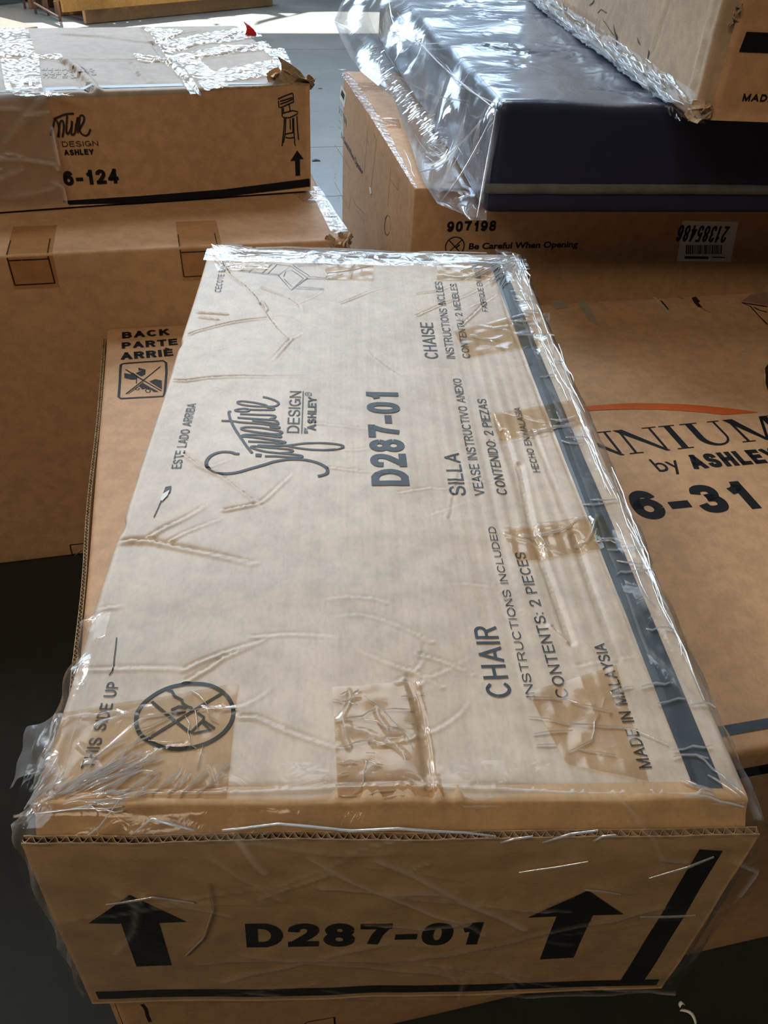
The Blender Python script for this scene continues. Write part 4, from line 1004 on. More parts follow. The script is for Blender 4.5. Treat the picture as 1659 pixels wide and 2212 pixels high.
poly(rb_, BT, Z3([(1620, 1500), (1670, 1440), (1760, 1600), (1670, 1850), (1630, 1730)]), M['thin'], 'torn_hole', off=.0012)
poly(rb_, BT, Z3([(1590, 1590), (1625, 1600), (1620, 1710), (1600, 1690)]), M['worn'], 'torn_paper', off=.003)
poly(rb_, BT, [(1185, 652), (1215, 648), (1228, 665), (1200, 668)], M['dust'], 'scuff_mark', off=.001); poly(rb_, BT, [(1245, 650), (1265, 648), (1295, 705), (1270, 690)], M['dust'], 'scuff_mark', off=.001)
strokes(rb_, BF, [[(306, 2166), (315, 2178), (318, 2192), (324, 2206)]], .004, M['thin'], 'scuff_mark')
strokes(rb_, BF, [[(640, 2225), (664, 2208), (722, 2198), (724, 2230)]], .003, M['thin'], 'printed_line')
# ================================================================== TALL CARTON (left, behind)
XC, YC, TC, ZC = .25093, 1.53296, .1996, .17802
HC = FH + ZC
ec = vec(math.cos(TC), math.sin(TC), 0); nc = vec(-math.sin(TC), math.cos(TC), 0)
WC, DC = 2.1, 1.35
XC, YC = XC - .006*math.sin(TC), YC + .006*math.cos(TC)
CL = vec(XC, YC, 0) - ec*WC
rc = thing('cardboard_box', 'tall brown cardboard box at the left with outlined tape squares', 'box', (CL + ec*WC/2 + nc*DC/2).tolist())
_nc = Noise(91)
Cc = Carton(CL, TC, (WC, DC, HC), r=.009, relief=dict(top=lambda u, v: .0010*_nc(u, v, 1.3), front=lambda u, v: .0015*_nc(u, v, 1.0), right=lambda u, v: .002*_nc(u, v, 1.5)))
Cc.body(rc, M['brown'], .03)
CT, CF, CR = Cc.F['top'], Cc.F['front'], Cc.F['right']
def outline_square(uL, uR, drop, rise):
    """taped square drawn over the near top edge"""
    q = [(uL, -rise), (uR, -rise)]
    strokes_uv(rc, CF, [[(uL, HC-.006), (uL+.002, HC-drop), (uR+.002, HC-drop), (uR, HC-.006)], [(uL, HC-.012), (uR, HC-.012)]], .0026)
    for u_ in (uL, uR): strokes_uv(rc, CT, [[(u_, .006), (u_, rise)]], .0026)
    o = sheet(rc, CF, [(uL-.002, HC-drop-.01), (uR+.01, HC-drop-.01), (uR+.01, HC-.004), (uL-.002, HC-.004)], M['tape'], 'clear_tape', 16, 14, .0008, None, .0004, 14, 3)
    sheet(rc, CT, [(uL-.002, .004), (uR+.01, .004), (uR+.01, rise+.08), (uL-.002, rise+.08)], M['tape'], 'clear_tape', 16, 14, .0008, None, .0004, 14, 4)
def strokes_uv(root, face, lines, wd, mat='thin', name='printed_outline', off=INK_OFF, step=.03):
    bm = bmesh.new()
    for l in lines: stroke_uv_raw(bm, l, wd)
    return printed(root, face, bm, M[mat], name, step, off)
def stroke_uv_raw(bm, l, wd):
    for a, b in zip(l[:-1], l[1:]): stroke_uv(bm, [a, b], wd)
uA = CF.px(15, 556)[0]; uB = CF.px(103, 551)[0]; uC_ = CF.px(389, 541)[0]; dr = HC - CF.px(70, 614)[1]
outline_square(uA, uB, dr, .085); outline_square(uC_, uC_+(uB-uA), HC - CF.px(400, 598)[1], .075)
strokes_uv(rc, CF, [[tuple(CF.px(157, 1204)), tuple(CF.px(151, 1177)), tuple(CF.px(200, 1172))]], .003)
strokes_uv(rc, CF, [[tuple(CF.px(158, 1203)), tuple(CF.px(177, 1188))]], .002, 'faint')
for l in ([(44, 513), (60, 524), (80, 536), (86, 540)], [(38, 555), (55, 570), (68, 582)]):
    f_ = CT if l[0][1] < 545 else CF
    wrinkle_part(rc, f_, [[f_.px(*p) for p in l]], M['crease'], .0012, .0006, .0012, name='tape_wrinkle')
ZT = lambda p: zoom(p, 560, 380, 4.1475)
tape_px(rc, CT, ZT([(480, 180), (590, 200), (790, 480), (640, 505)]), n=40, seed=13, ang=.6, spread=.6, length=.05, mat='shiny', nz=.0010)
tape_px(rc, CT, ZT([(300, 160), (520, 140), (600, 230), (400, 240)]), n=30, seed=14, ang=.3, spread=.8, length=.05, mat='shiny', nz=.0010)
tape_px(rc, CT, [(752, 500), (690, 404), (676, 404), (722, 506)], n=6, seed=15, length=.08, lines=False)
# crushed corner with torn paper
def crumple(root, centre, size, n, seed, mats, name='torn_corner'):
    """cluster of thin bent board scraps fused into one part"""
    rr = np.random.RandomState(seed); V = []; Fc = []; mi = []
    for k in range(n):
        c = np.array(centre) + (rr.rand(3)-.5)*np.array(size)
        d1 = rr.randn(3); d1 /= np.linalg.norm(d1); d2 = np.cross(d1, rr.randn(3)); d2 /= np.linalg.norm(d2); nn = np.cross(d1, d2)
        a = min(size)*rr.uniform(.35, .9); b = a*rr.uniform(.3, .8); bs = len(V); m_ = 5
        for i in range(m_):
            for j in range(m_):
                s, t = i/(m_-1)-.5, j/(m_-1)-.5
                bend = .35*a*(s*s*4 - t*t*2) + .06*a*rr.randn()
                V.append(c + d1*s*a*2 + d2*t*b*2 + nn*bend)
        f = grid_faces(m_, m_, bs); Fc += [list(q) for q in f]; mi += [int(rr.randint(len(mats)))]*len(f)
    o = part(root, name, V, Fc, mats, midx=mi, smooth=False)
    md = o.modifiers.new('thick', 'SOLIDIFY'); md.thickness = .0015
    return o
pc = Cc.W(WC-.022, .012, HC-.006)
crumple(rc, pc, (.06, .035, .02), 18, 3, [M['core'], M['worn'], M['dust']])

# ================================================================== CARTON ON TOP AT THE LEFT
DL_, TD = vec(.157, 1.861, 0), math.radians(18.0)
ed = vec(math.cos(TD), math.sin(TD), 0); nd = vec(-math.sin(TD), math.cos(TD), 0)
WD, DD, HD = 1.5, .80, .2480
DO = DL_ - ed*WD; DO[2] = HC + .006
rd = thing('cardboard_box', 'dented cardboard box with shiny taped top, marked 124, on the tall box', 'box', (DO + ed*WD/2 + nd*DD/2).tolist())
_nd = Noise(101)
TDF = Face(DO + vec(0, 0, HD), ed, nd, (0, 0, 1), WD, DD)
crd = Creases()
Z3a = lambda p: zoom(p, 0, 0, 4.1475); Z3b = lambda p: zoom(p, 300, 0, 3.6065)
def foldd(pts, wd, dep, lip=.6): crd.add([TDF.px(*p) for p in pts], wd*1.3, dep*1.3, lip, False)
foldd(Z3a([(575, 560), (640, 620), (700, 700), (780, 790), (855, 872)]), .009, .006, .9)
foldd(Z3a([(0, 520), (300, 520), (560, 545), (700, 528), (1000, 532), (1500, 535)]), .006, .007, .3)
foldd(Z3b([(60, 490), (330, 470), (640, 440), (930, 370), (1130, 400)]), .006, .006, .3)
foldd(Z3a([(600, 295), (900, 310), (1150, 345), (1320, 365)]), .010, .007, .6)
foldd(Z3a([(1160, 565), (1220, 650), (1290, 750)]), .008, .003, .8)
foldd(Z3b([(30, 215), (110, 330), (200, 470), (480, 740)]), .006, .005, .3)
foldd(Z3b([(300, 395), (560, 330), (850, 240)]), .008, .006, .4)
foldd(Z3b([(120, 330), (300, 270), (480, 240)]), .008, .006, .4)
D = Carton(DO, TD, (WD, DD, HD), r=.008, relief=dict(
    top=lambda u, v: crd(u, v) + (.005*_nd(u, v, 1.6) + .002*_nd(u, v, 5))*np.clip(np.minimum.reduce([v/.06, (DD-v)/.06, (WD-u)/.06]), 0, 1),
    front=lambda u, v: .004*_nd(u, v, 1.1), right=lambda u, v: .004*_nd(u, v, 2)))
D.body(rd, M['dust'], .0055)
DT, DF = D.F['top'], D.F['front']
ink2 = plain('blue_grey_line_ink', (.16, .20, .28), .4, .5)
poly(rd, DT, [(.0, .018), (WD-.03, .018), (WD-.03, .036), (.0, .036)], ink2, 'printed_stripe', uvmode=True, step=.02)
plate(rd, Face(DF.O, DF.U, DF.V, DF.N, WD, HD, lambda u, v: .004*_nd(u, v, 1.1)+.001), .0, WD-.002, 0, HD-.010, .006, M['brown'], M['core'], name='front_panel', nu=120, nv=12, flute=.009, fl0=WD-.26, top_fn=lambda u: np.clip((u-(WD-.28))/.03, 0, 1)*(.011 + .004*_nd(u, 0*u, 6)))
DP = Face(DF.O, DF.U, DF.V, DF.N, WD, HD, lambda u, v: .004*_nd(u, v, 1.1)+.0014)
ZS = lambda p: zoom(p, 560, 160, 8.506)
poly(rd, DP, ZS([(685, 1390), (805, 1548), (732, 1552), (737, 1850), (655, 1858), (645, 1578), (560, 1585)]), M['black'], 'printed_arrow')
v0 = DP.px(400, 415)[1]; 
poly(rd, DP, [(134, 434), (300, 423), (480, 408), (667, 384), (668, 401), (480, 424), (300, 438), (150, 442)], M['black'], 'printed_stripe', off=.0008)
strokes(rd, DP, [ZS(l) for l in ([(330, 450), (460, 390), (600, 340), (610, 360), (620, 500), (400, 600), (350, 600), (340, 480)], [(370, 490), (460, 465), (600, 420)], [(375, 540), (500, 500), (610, 450)], [(405, 600), (410, 760), (440, 790), (550, 790), (690, 720), (695, 680), (600, 660), (420, 710)],
                                [(540, 550), (555, 670)], [(430, 610), (435, 690)], [(450, 800), (440, 1000), (405, 1310)], [(475, 800), (465, 1080), (430, 1250)], [(620, 790), (625, 1050), (640, 1280), (660, 1305)], [(600, 800), (605, 1060)],
                                [(680, 760), (690, 1000), (710, 1200)], [(470, 1090), (620, 1060)], [(470, 1150), (540, 1165), (625, 1150)], [(555, 820), (560, 1010)])], .0026, M['black'], 'printed_drawing', label='outline drawing of a bar stool')
ZL = lambda p: zoom(p, 0, 180, 5.53)
text(rd, DP, '6-124', *ZL([(770, 1225), (1422, 1190), (762, 1045)]), M['black'], .04)
text(rd, DP, 'DESIGN', *ZL([(745, 755), (1172, 742), (745, 690)]), M['thin'], -.005)
text(rd, DP, 'ASHLEY', *ZL([(770, 858), (1120, 845), (770, 790)]), M['black'], .04)
strokes(rd, DP, [ZL(l) for l in ([(600, 620), (640, 480), (660, 420), (700, 520), (690, 640)], [(700, 640), (710, 480), (745, 440), (760, 520), (745, 640)], [(640, 420), (780, 365), (880, 355)], [(800, 380), (790, 560), (810, 600), (850, 520), (855, 440)], [(860, 450), (850, 600), (890, 590), (905, 480)],
                                [(905, 500), (930, 400), (925, 590)], [(940, 560), (1000, 440), (990, 380), (950, 400), (950, 560), (1000, 615), (1050, 605), (1078, 540)])], .0040, M['thin'], 'printed_script', smooth=True, label='flowing script wordmark')
for k, (s, a, b, c) in enumerate((('CG 2MYTP', (205, 150), (92, 150), (205, 157)), ('CST LABOR', (208, 159), (94, 160), (208, 166)), ('AS DU', (165, 168), (96, 168), (165, 174)))):
    text(rd, DT, s, a, b, c, M['faint'], .0)
# tapes on its top
tape_px(rd, DT, [(0, 62), (60, 62), (80, 128), (0, 128)], n=40, seed=81, ang=0, spread=.9, length=.12, wd=.004, lw=.003, mat='shiny', nz=.0022, nu=50, nv=50)
tape_px(rd, DT, [(2, 132), (85, 130), (92, 195), (14, 200)], n=40, seed=82, ang=0, spread=.9, length=.12, wd=.004, lw=.003, mat='shiny', nz=.0022, nu=50, nv=50)
tape_px(rd, DT, Z3b([(60, 215), (120, 215), (490, 740), (400, 740)]), n=20, seed=83, ang=1.9, spread=.4, length=.15, wd=.004, lw=.003, mat='shiny', nz=.0020, nu=30, nv=80)
tape_px(rd, DT, Z3b([(120, 330), (860, 210), (960, 290), (240, 400)]), n=40, seed=84, ang=1.6, spread=.4, length=.05, wd=.004, lw=.003, mat='shiny', nz=.0020, nu=90, nv=30)
tape_px(rd, DT, Z3b([(220, 440), (990, 330), (1040, 390), (340, 480)]), n=36, seed=85, ang=.1, spread=.5, length=.08, wd=.004, lw=.003, mat='shiny', nz=.0020, nu=90, nv=24)
tape_px(rd, DT, Z3b([(300, 480), (470, 460), (700, 680), (520, 720)]), n=40, seed=86, ang=1.2, spread=.8, length=.08, wd=.004, lw=.003, mat='shiny', nz=.0022, nu=40, nv=60)
tape_px(rd, DT, Z3b([(570, 560), (1130, 460), (1190, 570), (650, 650)]), n=50, seed=87, ang=.1, spread=.6, length=.10, wd=.004, lw=.003, mat='shiny', nz=.0022, nu=90, nv=40)
tape_px(rd, DT, Z3b([(970, 400), (1130, 380), (1205, 540), (1090, 500)]), n=20, seed=88, ang=1.2, spread=.5, length=.08, wd=.004, lw=.003, mat='shiny', nz=.0020, nu=40, nv=40)
tape_px(rd, DT, [(60, 124), (130, 118), (140, 128), (80, 132)], n=10, seed=89, ang=1.4, spread=.6, length=.04, wd=.003, lw=.003, mat='shiny', nz=.0018)
tape_px(rd, DT, [(285, 118), (355, 124), (372, 138), (300, 134)], n=16, seed=90, ang=1.4, spread=.8, length=.04, wd=.003, lw=.003, mat='shiny', nz=.0018)
tape_px(rd, DT, [(310, 62), (400, 66), (372, 86), (345, 82)], n=16, seed=94, ang=1.4, spread=.8, length=.06, wd=.003, lw=.003, mat='shiny', nz=.0022)
tape_px(rd, DT, [(14, 196), (60, 192), (160, 208), (40, 212)], n=20, seed=91, ang=.5, spread=.3, length=.08, wd=.003, lw=.003, mat='shiny', nz=.0022)
# hazy stretch film over its left part
dfilm = bend_path((DO + .0*ed).tolist(), (DO + ed*(WD-.60)).tolist(), [((-.02*nd[0]*0, 0, HD+.004), (0, 0, 1))]+[((-nd*(.004))*1.0 + vec(0, 0, z), -nd) for z in (HD-.004, HD*.5, .01)])
film_wrap(rd, dfilm, 120, 50, 'stretch_film', M['hazy'], 40, 95, wd=.03, hgt=.006, amp=.004, along=-.5, spread=.5, length=.6, ratio=3.0, nf=2)
# torn corner and red flag of tape
crumple(rd, D.W(WD-.035, .03, HD+.005), (.10, .05, .035), 14, 5, [M['core'], M['brown'], M['worn']])
up_ = D.W(WD-.03, .10, HD+.002)
def tri_flag(root, base, du, h, mat, name, lean=(0, 0, 0), n=5):
    V = []; Fc = []
    for i in range(n):
        t = i/(n-1); wv = .12*math.sin(3*t)
        for sgn in (-1, 1): V.append(vec(*base) + vec(*du)*(sgn*(1-t)*.5 + wv) + vec(0, 0, h*t) + vec(*lean)*t*t)
    for i in range(n-1): Fc.append([2*i, 2*i+1, 2*i+3, 2*i+2])
    o = part(root, name, V, Fc, mat, smooth=False); md = o.modifiers.new('thick', 'SOLIDIFY'); md.thickness = .003; return o
fb_ = DT.P([DT.px(541, 78)])[0]
tri_flag(rd, fb_, ed*.040, .034, M['red'], 'red_tag', lean=(-.02, .02, 0))
cb_ = DT.P([DT.px(655, 172)])[0]
o = tri_flag(rd, D.W(WD-.045, .02, HD-.004), ed*.085-nd*.02, .062, M['core'], 'torn_corner', lean=-ed*.03)
# ================================================================== CARTON ON THE RIGHT, BEHIND
TE = math.radians(7.5); EZ = FH + .224
ee = vec(math.cos(TE), math.sin(TE), 0); ne = vec(-math.sin(TE), math.cos(TE), 0)
EO = vec(.419, 1.775, 0); WE, DE, HE = 1.45, 1.34, EZ
# keep it clear of the lower carton's far edge
re_ = thing('cardboard_box', 'brown cardboard box at the right with handle hole and white label, under the mattress', 'box', (EO + ee*WE/2 + ne*DE/2).tolist())
_ne = Noise(111)
E = Carton(EO, TE, (WE, DE, HE), r=.006, relief=dict(top=lambda u, v: .0012*_ne(u, v, 1.5), front=lambda u, v: .0015*_ne(u, v, 1.2), left=lambda u, v: .0025*_ne(u, v, 1.5)))
E.body(re_, M['brown'], .03)
ET, EF, EL = E.F['top'], E.F['front'], E.F['left']
ZE = lambda p: zoom(p, 920, 430, 2.245)
text(re_, EF, '907198', *ZE([(100, 160), (338, 155), (106, 108)]), M['black'], .04)
text(re_, EF, 'Be Careful When Opening', *ZE([(207, 243), (735, 232), (210, 215)]), M['black'], .03)
ce_ = EF.px(*ZE([(140, 230)])[0]); re2 = abs(EF.px(*ZE([(185, 230)])[0])[0]-ce_[0])
bm = bmesh.new(); stroke_uv(bm, ring_uv(EF, ce_, re2), .0030, True)
stroke_uv(bm, [ce_ + re2*vec(-.7, -.7), ce_ + re2*vec(.7, .7)], .0028); stroke_uv(bm, [ce_ + re2*vec(-.7, .7), ce_ + re2*vec(.7, -.7)], .0028)
stroke_uv(bm, [ce_ + re2*vec(-.1, .0), ce_ + re2*vec(.2, -.1), ce_ + re2*vec(.5, .2)], .0040)
printed(re_, EF, bm, M['black'], 'printed_emblem', label='crossed out circle')
lab = poly(re_, EF, ZE([(1245, 105), (1515, 110), (1478, 303), (1216, 300)]), M['paper'], 'paper_label', label='white shipping label, upside down', off=.0010)
text(re_, EF, '21385486', *ZE([(1476, 132), (1232, 124), (1466, 212)]), M['black'], .0, off=.0018, name='label_number', parent=lab)
bm = bmesh.new(); rr = random.Random(5); x = 1260
while x < 1436:
    wd_ = rr.choice((2.5, 4, 6)); q = to_uv(EF, ZE([(x, 222), (x+wd_, 222), (x+wd_-1, 266), (x-1, 266)])); bm.faces.new([bm.verts.new((*p, 0)) for p in q]); x += wd_ + rr.choice((2, 3.5, 5))
q = to_uv(EF, ZE([(1254, 276), (1370, 278), (1369, 290), (1252, 288)])); bm.faces.new([bm.verts.new((*p, 0)) for p in q])
q = to_uv(EF, ZE([(1385, 278), (1450, 280), (1449, 285), (1385, 283)])); bm.faces.new([bm.verts.new((*p, 0)) for p in q])
printed(re_, EF, bm, M['black'], 'bar_code', off=.0018, parent=lab)
# left face marks : outlines, handle hole, lettering
ZF = lambda p: zoom(p, 700, 130, 5.395)
bm = bmesh.new(); stroke_uv(bm, to_uv(EL, ZF([(735, 1805), (712, 1850), (702, 1940), (710, 2010), (730, 2045)])), [.002, .007, .010, .007, .002]); stroke_uv(bm, to_uv(EL, ZF([(735, 1805), (765, 1830), (775, 1920), (760, 2010), (730, 2045)])), .0018)
printed(re_, EL, bm, M['thin'], 'handle_hole', label='oval hand hole flap')
for l in ([(780, 1245), (745, 1640), (740, 1700)], [(765, 1380), (860, 1510), (880, 1370)], [(130, 990), (330, 1290), (320, 1600), (290, 1740), (120, 1420), (105, 1150), (130, 990)],
                                   [(350, 1600), (360, 1660), (380, 1690)], [(385, 1700), (475, 1790), (465, 1895), (390, 1760)], [(480, 900), (530, 985)], [(580, 860), (610, 930), (570, 1250), (540, 1500)], [(515, 750), (470, 1300), (500, 1400)], [(180, 700), (200, 740), (195, 800), (170, 780), (180, 700)]):
    strokes(re_, EL, [ZF(l)], .0026, M['faint'], 'printed_outline')
text(re_, EL, '907198', *ZF([(175, 610), (270, 775), (185, 540)]), M['faint'], .03)
text(re_, EL, 'Be Careful When Opening', *ZF([(205, 900), (455, 1345), (215, 850)]), M['thin'], .02)
bm = bmesh.new(); rr = random.Random(9)
for k in range(26):
    u0, u1 = EL.px(*ZF([(130+rr.random()*170, 1120+rr.random()*480)])[0]); stroke_uv(bm, [(u0, u1), (u0+rr.uniform(-.03, .03), u1-rr.uniform(.01, .05))], .0022)
printed(re_, EL, bm, M['faint'], 'printed_drawing')['kind'] = 'stuff'
poly(re_, EL, ZF([(205, 290), (265, 390), (245, 560), (185, 440)]), M['paper'], 'paper_label', off=.0008)
poly(re_, EL, ZF([(215, 340), (250, 405), (238, 470), (200, 400)]), M['black'], 'label_mark', off=.0014)
poly(re_, EL, ZF([(525, 1480), (545, 1485), (555, 1555), (535, 1560)]), M['paper'], 'torn_paper', off=.0014)
# tape: along the top left edge and across
tape_px(re_, ET, ZF([(160, 110), (270, 115), (640, 650), (520, 640)]), n=20, seed=121, ang=1.6, spread=.2, length=.2, nu=30, nv=80, mat='shiny', nz=.0012, wd=.003)
tape_px(re_, ET, ZF([(520, 640), (650, 660), (1090, 1510), (1040, 1480)]), n=40, seed=122, ang=1.6, spread=.3, length=.15, nu=30, nv=90, mat='shiny', nz=.0016, wd=.003)
tape_px(re_, ET, ZF([(370, 265), (650, 262), (690, 368), (440, 372)]), n=2, seed=123, lines=False, nu=30, nv=20)
tape_px(re_, ET, ZF([(640, 680), (870, 690), (900, 800), (700, 790)]), n=3, seed=124, nu=30, nv=20)
wrinkle_part(re_, ET, [[ET.px(*p) for p in ZF([(930, 1050), (970, 1130), (1015, 1240), (1020, 1300), (1055, 1360)])], [ET.px(*p) for p in ZF([(670, 685), (760, 685), (870, 690)])]], M['crease'], .004, .002, .0016, name='tape_wrinkle')
# ================================================================== NAVY MATTRESS IN A CLEAR BAG
TF = math.radians(5.0); FZ = EZ + .004
ef = vec(math.cos(TF), math.sin(TF), 0); nf_ = vec(-math.sin(TF), math.cos(TF), 0)
FO = vec(.571, 1.590, FZ); WF, DF_, HF = 1.45, 2.1, .238
rf = thing('mattress', 'navy blue mattress base in a clear plastic bag, between two cardboard boxes', 'mattress', (FO + ef*WF/2 + nf_*DF_/2).tolist())
_nf = Noise(131); _nf2 = Noise(132)
crf = Creases(); rr = random.Random(12)
FTF = Face(FO + vec(0, 0, HF), ef, nf_, (0, 0, 1), WF, DF_)
for l in wrinkle_net(rr, .03, .34, .5, 1.9, 16, .30, .2, .5, jit=.4): crf.add(l, .012, rr.uniform(.003, .006), .8)
for l in wrinkle_net(rr, .05, 1.0, .03, 1.6, 16, .25, .5, .8, jit=.4): crf.add(l, .020, rr.uniform(.001, .003), .8)
F = Carton(FO, TF, (WF, DF_, HF), r=.022, relief=dict(top=lambda u, v: np.where(u > .36, np.minimum(crf(u, v) + .004*_nf(u, v, 2) + .003*_nf2(u, v, 5), .005), crf(u, v) + .004*_nf(u, v, 2) + .003*_nf2(u, v, 5)), front=lambda u, v: .0035*_nf(u, v, 2.2)+.0012*_nf2(u*2, v, 6), left=lambda u, v: .006*_nf2(u, v, 3)))
mn, n_, l_, b_ = nt('navy_cover_under_film'); b_.inputs['Base Color'].default_value = (.014, .021, .050, 1); b_.inputs['Roughness'].default_value = .5; b_.inputs['Specular IOR Level'].default_value = .4
b_.inputs['Coat Weight'].default_value = .75; b_.inputs['Coat Roughness'].default_value = .15
t_ = n_.new('ShaderNodeTexNoise'); t_.inputs['Scale'].default_value = 5; t_.inputs['Detail'].default_value = 4; t_.inputs['Distortion'].default_value = 1.5
tc_ = n_.new('ShaderNodeTexCoord'); l_.new(tc_.outputs['Object'], t_.inputs['Vector'])
bb_ = n_.new('ShaderNodeBump'); bb_.inputs['Strength'].default_value = .35; bb_.inputs['Distance'].default_value = .015; l_.new(t_.outputs['Fac'], bb_.inputs['Height']); l_.new(bb_.outputs[0], b_.inputs['Normal']); l_.new(bb_.outputs[0], b_.inputs['Coat Normal'])
mm_, n_, l_, b_ = nt('matt_navy_border'); b_.inputs['Base Color'].default_value = (.014, .019, .052, 1); b_.inputs['Roughness'].default_value = .5; b_.inputs['Specular IOR Level'].default_value = .3
body = F.body(rf, mn, .012); body.data.materials.append(mm_)
for p in body.data.polygons:
    if p.normal.y < -.6 or p.normal.z < -.5: p.material_index = 1
FF = F.F['front']
zb0, zb1 = FF.px(1300, 420)[1], FF.px(1300, 398)[1]
def band():                        # grey binding along the front, slightly proud and wavy
    V = []; us = np.linspace(-.012, WF, 120)
    for u in us:
        for k, (t, o2) in enumerate(((0, .001), (.15, .006), (.5, .008), (.85, .006), (1, .001))):
            V.append(FF.P([(max(u, .0), zb0 + (zb1-zb0)*t + .003*float(_nf(u, 0, 1.3)))], o2)[0] + ef*min(u, 0))
    part(rf, 'edge_binding', V, grid_faces(len(us), 5), M['grey'], 'grey binding tape along the front')
band()
# bag : loose end hanging off the left, drawn to a crimped seam
tab = [(1050, 474, FZ-.002, 1.565), (1000, 462, FZ+.0, None), (945, 440, FZ+.0, None), (922, 405, FZ+.006, None), (905, 370, FZ+.012, None), (890, 320, FZ+.02, None), (868, 262, FZ+.03, None), (850, 210, FZ+.05, None), (820, 188, FZ+.07, None), (780, 155, FZ+.08, None), (755, 120, FZ+.09, None), (735, 80, FZ+.10, None), (722, 45, FZ+.11, None), (736, 8, FZ+.15, None), (770, -40, FZ+.2, None)]
tips = np.array([at3(a, b, c) for a, b, c, _ in tab])
def bag():
    n = 150; m = 36; V = []; fold_ = []
    tt = np.linspace(0, 1, n); k = np.linspace(0, 1, len(tips))
    T = np.stack([np.interp(tt, k, tips[:, i]) for i in range(3)], 1)
    ty = np.clip((T - FO)@nf_, 0.0, DF_)
    ty = np.maximum.accumulate(ty*.98)
    nz, nz2 = Noise(141), Noise(142)
    for part_ in (0, 1):                   # upper sheet, lower sheet
        for i in range(n):
            A = F.W(.012, ty[i] + .006, HF + .004) if part_ == 0 else F.W(.004, ty[i] + .006, .004)
            B_ = T[i]
            for j in range(m):
                s = j/(m-1)
                p = A*(1-s) + B_*s
                bulge = math.sin(s*math.pi)
                w1 = float(nz(tt[i]*3.0 + s*.35, s*.5, 2.2)); w2 = float(nz2(tt[i]*9 + s*.8, s*.6, 2.0))
                am = (.022*w1 + .003*w2)
                p = p + vec(-.35, -.3, .9)*((.012 if part_ == 0 else -.010)*bulge + am*bulge)
                if p[1] > 1.74: p[2] = max(p[2], EZ + .004)
                V.append(p); fold_.append(max(0, w2)*.25*bulge + (.55 if s > .93 else 0))
    Fc = [list(q) for q in grid_faces(n, m)] + [list(q) for q in grid_faces(n, m, n*m)]
    o = part(rf, 'plastic_bag', V, Fc, M['bag'], 'clear plastic bag end hanging loose', attr={'fold': np.clip(fold_, 0, 1)})
    # crimped seam running inside the hem
    W_ = []; rr = random.Random(77)
    path = smooth_line([at3(798, 96, FZ+.19), at3(825, 140, FZ+.17), at3(850, 185, FZ+.16), at3(880, 222, FZ+.15), at3(915, 262, FZ+.14), at3(944, 305, FZ+.13), at3(938, 342, FZ+.10)], 26)
    for i in range(1, len(path)-1):
        for q in range(2):
            tdir = path[i+1]-path[i-1]; tdir /= np.linalg.norm(tdir); d = np.cross(tdir, vec(.35, .3, -.9)); d /= np.linalg.norm(d)
            p = path[i] + d*rr.gauss(0, .009) + tdir*rr.gauss(0, .004); a = d*rr.uniform(.004, .014) + tdir*rr.gauss(0, .004)
            W_.append((p - a, p + a))
    V = []; Fc = []
    for a, b in W_:
        k = len(V); t = (b-a); s_ = np.cross(t, vec(0, 0, 1)); s_ /= max(np.linalg.norm(s_), 1e-6); s_ = s_*.0020
        V += [a-s_, (a+b)/2 - s_*1.6, b-s_, b+s_, (a+b)/2 + s_*1.6 + vec(0, 0, .002), a+s_]; Fc += [[k, k+1, k+4, k+5], [k+1, k+2, k+3, k+4]]
    part(rf, 'bag_seam', V, Fc, M['crease'], 'crimped seam of the bag', kind='stuff')
    # long straight tension folds from the corner
    V = []; Fc = []
    cA = F.W(.02, .01, HF+.006)
    for (a, b) in (((1070, 224), (905, 372)), ((1070, 224), (950, 120)), ((1064, 232), (858, 28)), ((1068, 240), (948, 440)), ((1072, 236), (1030, 470)), ((962, 92), (845, 60)), ((955, 140), (1060, 215)), ((860, 165), (1050, 216)), ((840, 0), (858, 60)), ((905, 372), (1000, 300)), ((960, 70), (860, 10)), ((895, 290), (960, 330))):
        pa = at3(a[0], a[1], FZ+HF+.008); pb = at3(b[0], b[1], FZ + (HF*.75 if b[0] > 1000 and b[1] < 300 else .10 if b[1] > 200 else .20))
        k = len(V); t = pb-pa; s_ = np.cross(t, _fw); s_ /= np.linalg.norm(s_); q = 10
        for i in range(q):
            u = i/(q-1); wd = .0022*math.sin(.3+u*2.5); p = pa + t*u + vec(0, 0, -.02*math.sin(u*math.pi))
            V += [p - s_*wd, p + vec(0, 0, .002), p + s_*wd]
        for i in range(q-1): Fc += [[k+3*i, k+3*i+1, k+3*i+4, k+3*i+3], [k+3*i+1, k+3*i+2, k+3*i+5, k+3*i+4]]
    part(rf, 'bag_fold', V, Fc, M['crease'], kind='stuff')
bag()
# ================================================================== WORN CARTON ON TOP AT THE RIGHT
TG = math.radians(1.2); GZ = FZ + HF + .008
eg = vec(math.cos(TG), math.sin(TG), 0); ng = vec(-math.sin(TG), math.cos(TG), 0)
GO = vec(.956, 1.478, GZ); WG, DG, HG = 1.0, 1.75, .46
rg = thing('cardboard_box', 'worn cardboard box with torn slits at top right, resting on the mattress', 'box', (GO + eg*WG/2 + ng*DG/2).tolist())
_ng, _ng2 = Noise(151), Noise(152)
GLF = Face(GO, ng, (0, 0, 1), -eg, DG, HG)
crg = Creases()
ZG = lambda p: zoom(p, 1150, 0, 3.2593)
for l, wd, dp in (([(560, 0), (540, 60), (500, 130)], .006, .004), ([(960, 0), (920, 120), (860, 300), (840, 420)], .006, .003), ([(900, 0), (880, 140), (830, 330)], .005, .002), ([(1300, 0), (1240, 200), (1160, 500), (1090, 800)], .010, .004), ([(480, 120), (480, 330)], .004, .002), ([(930, 560), (920, 700)], .006, .003)):
    crg.add([GLF.px(*p) for p in ZG(l)], wd, dp, .8, False)
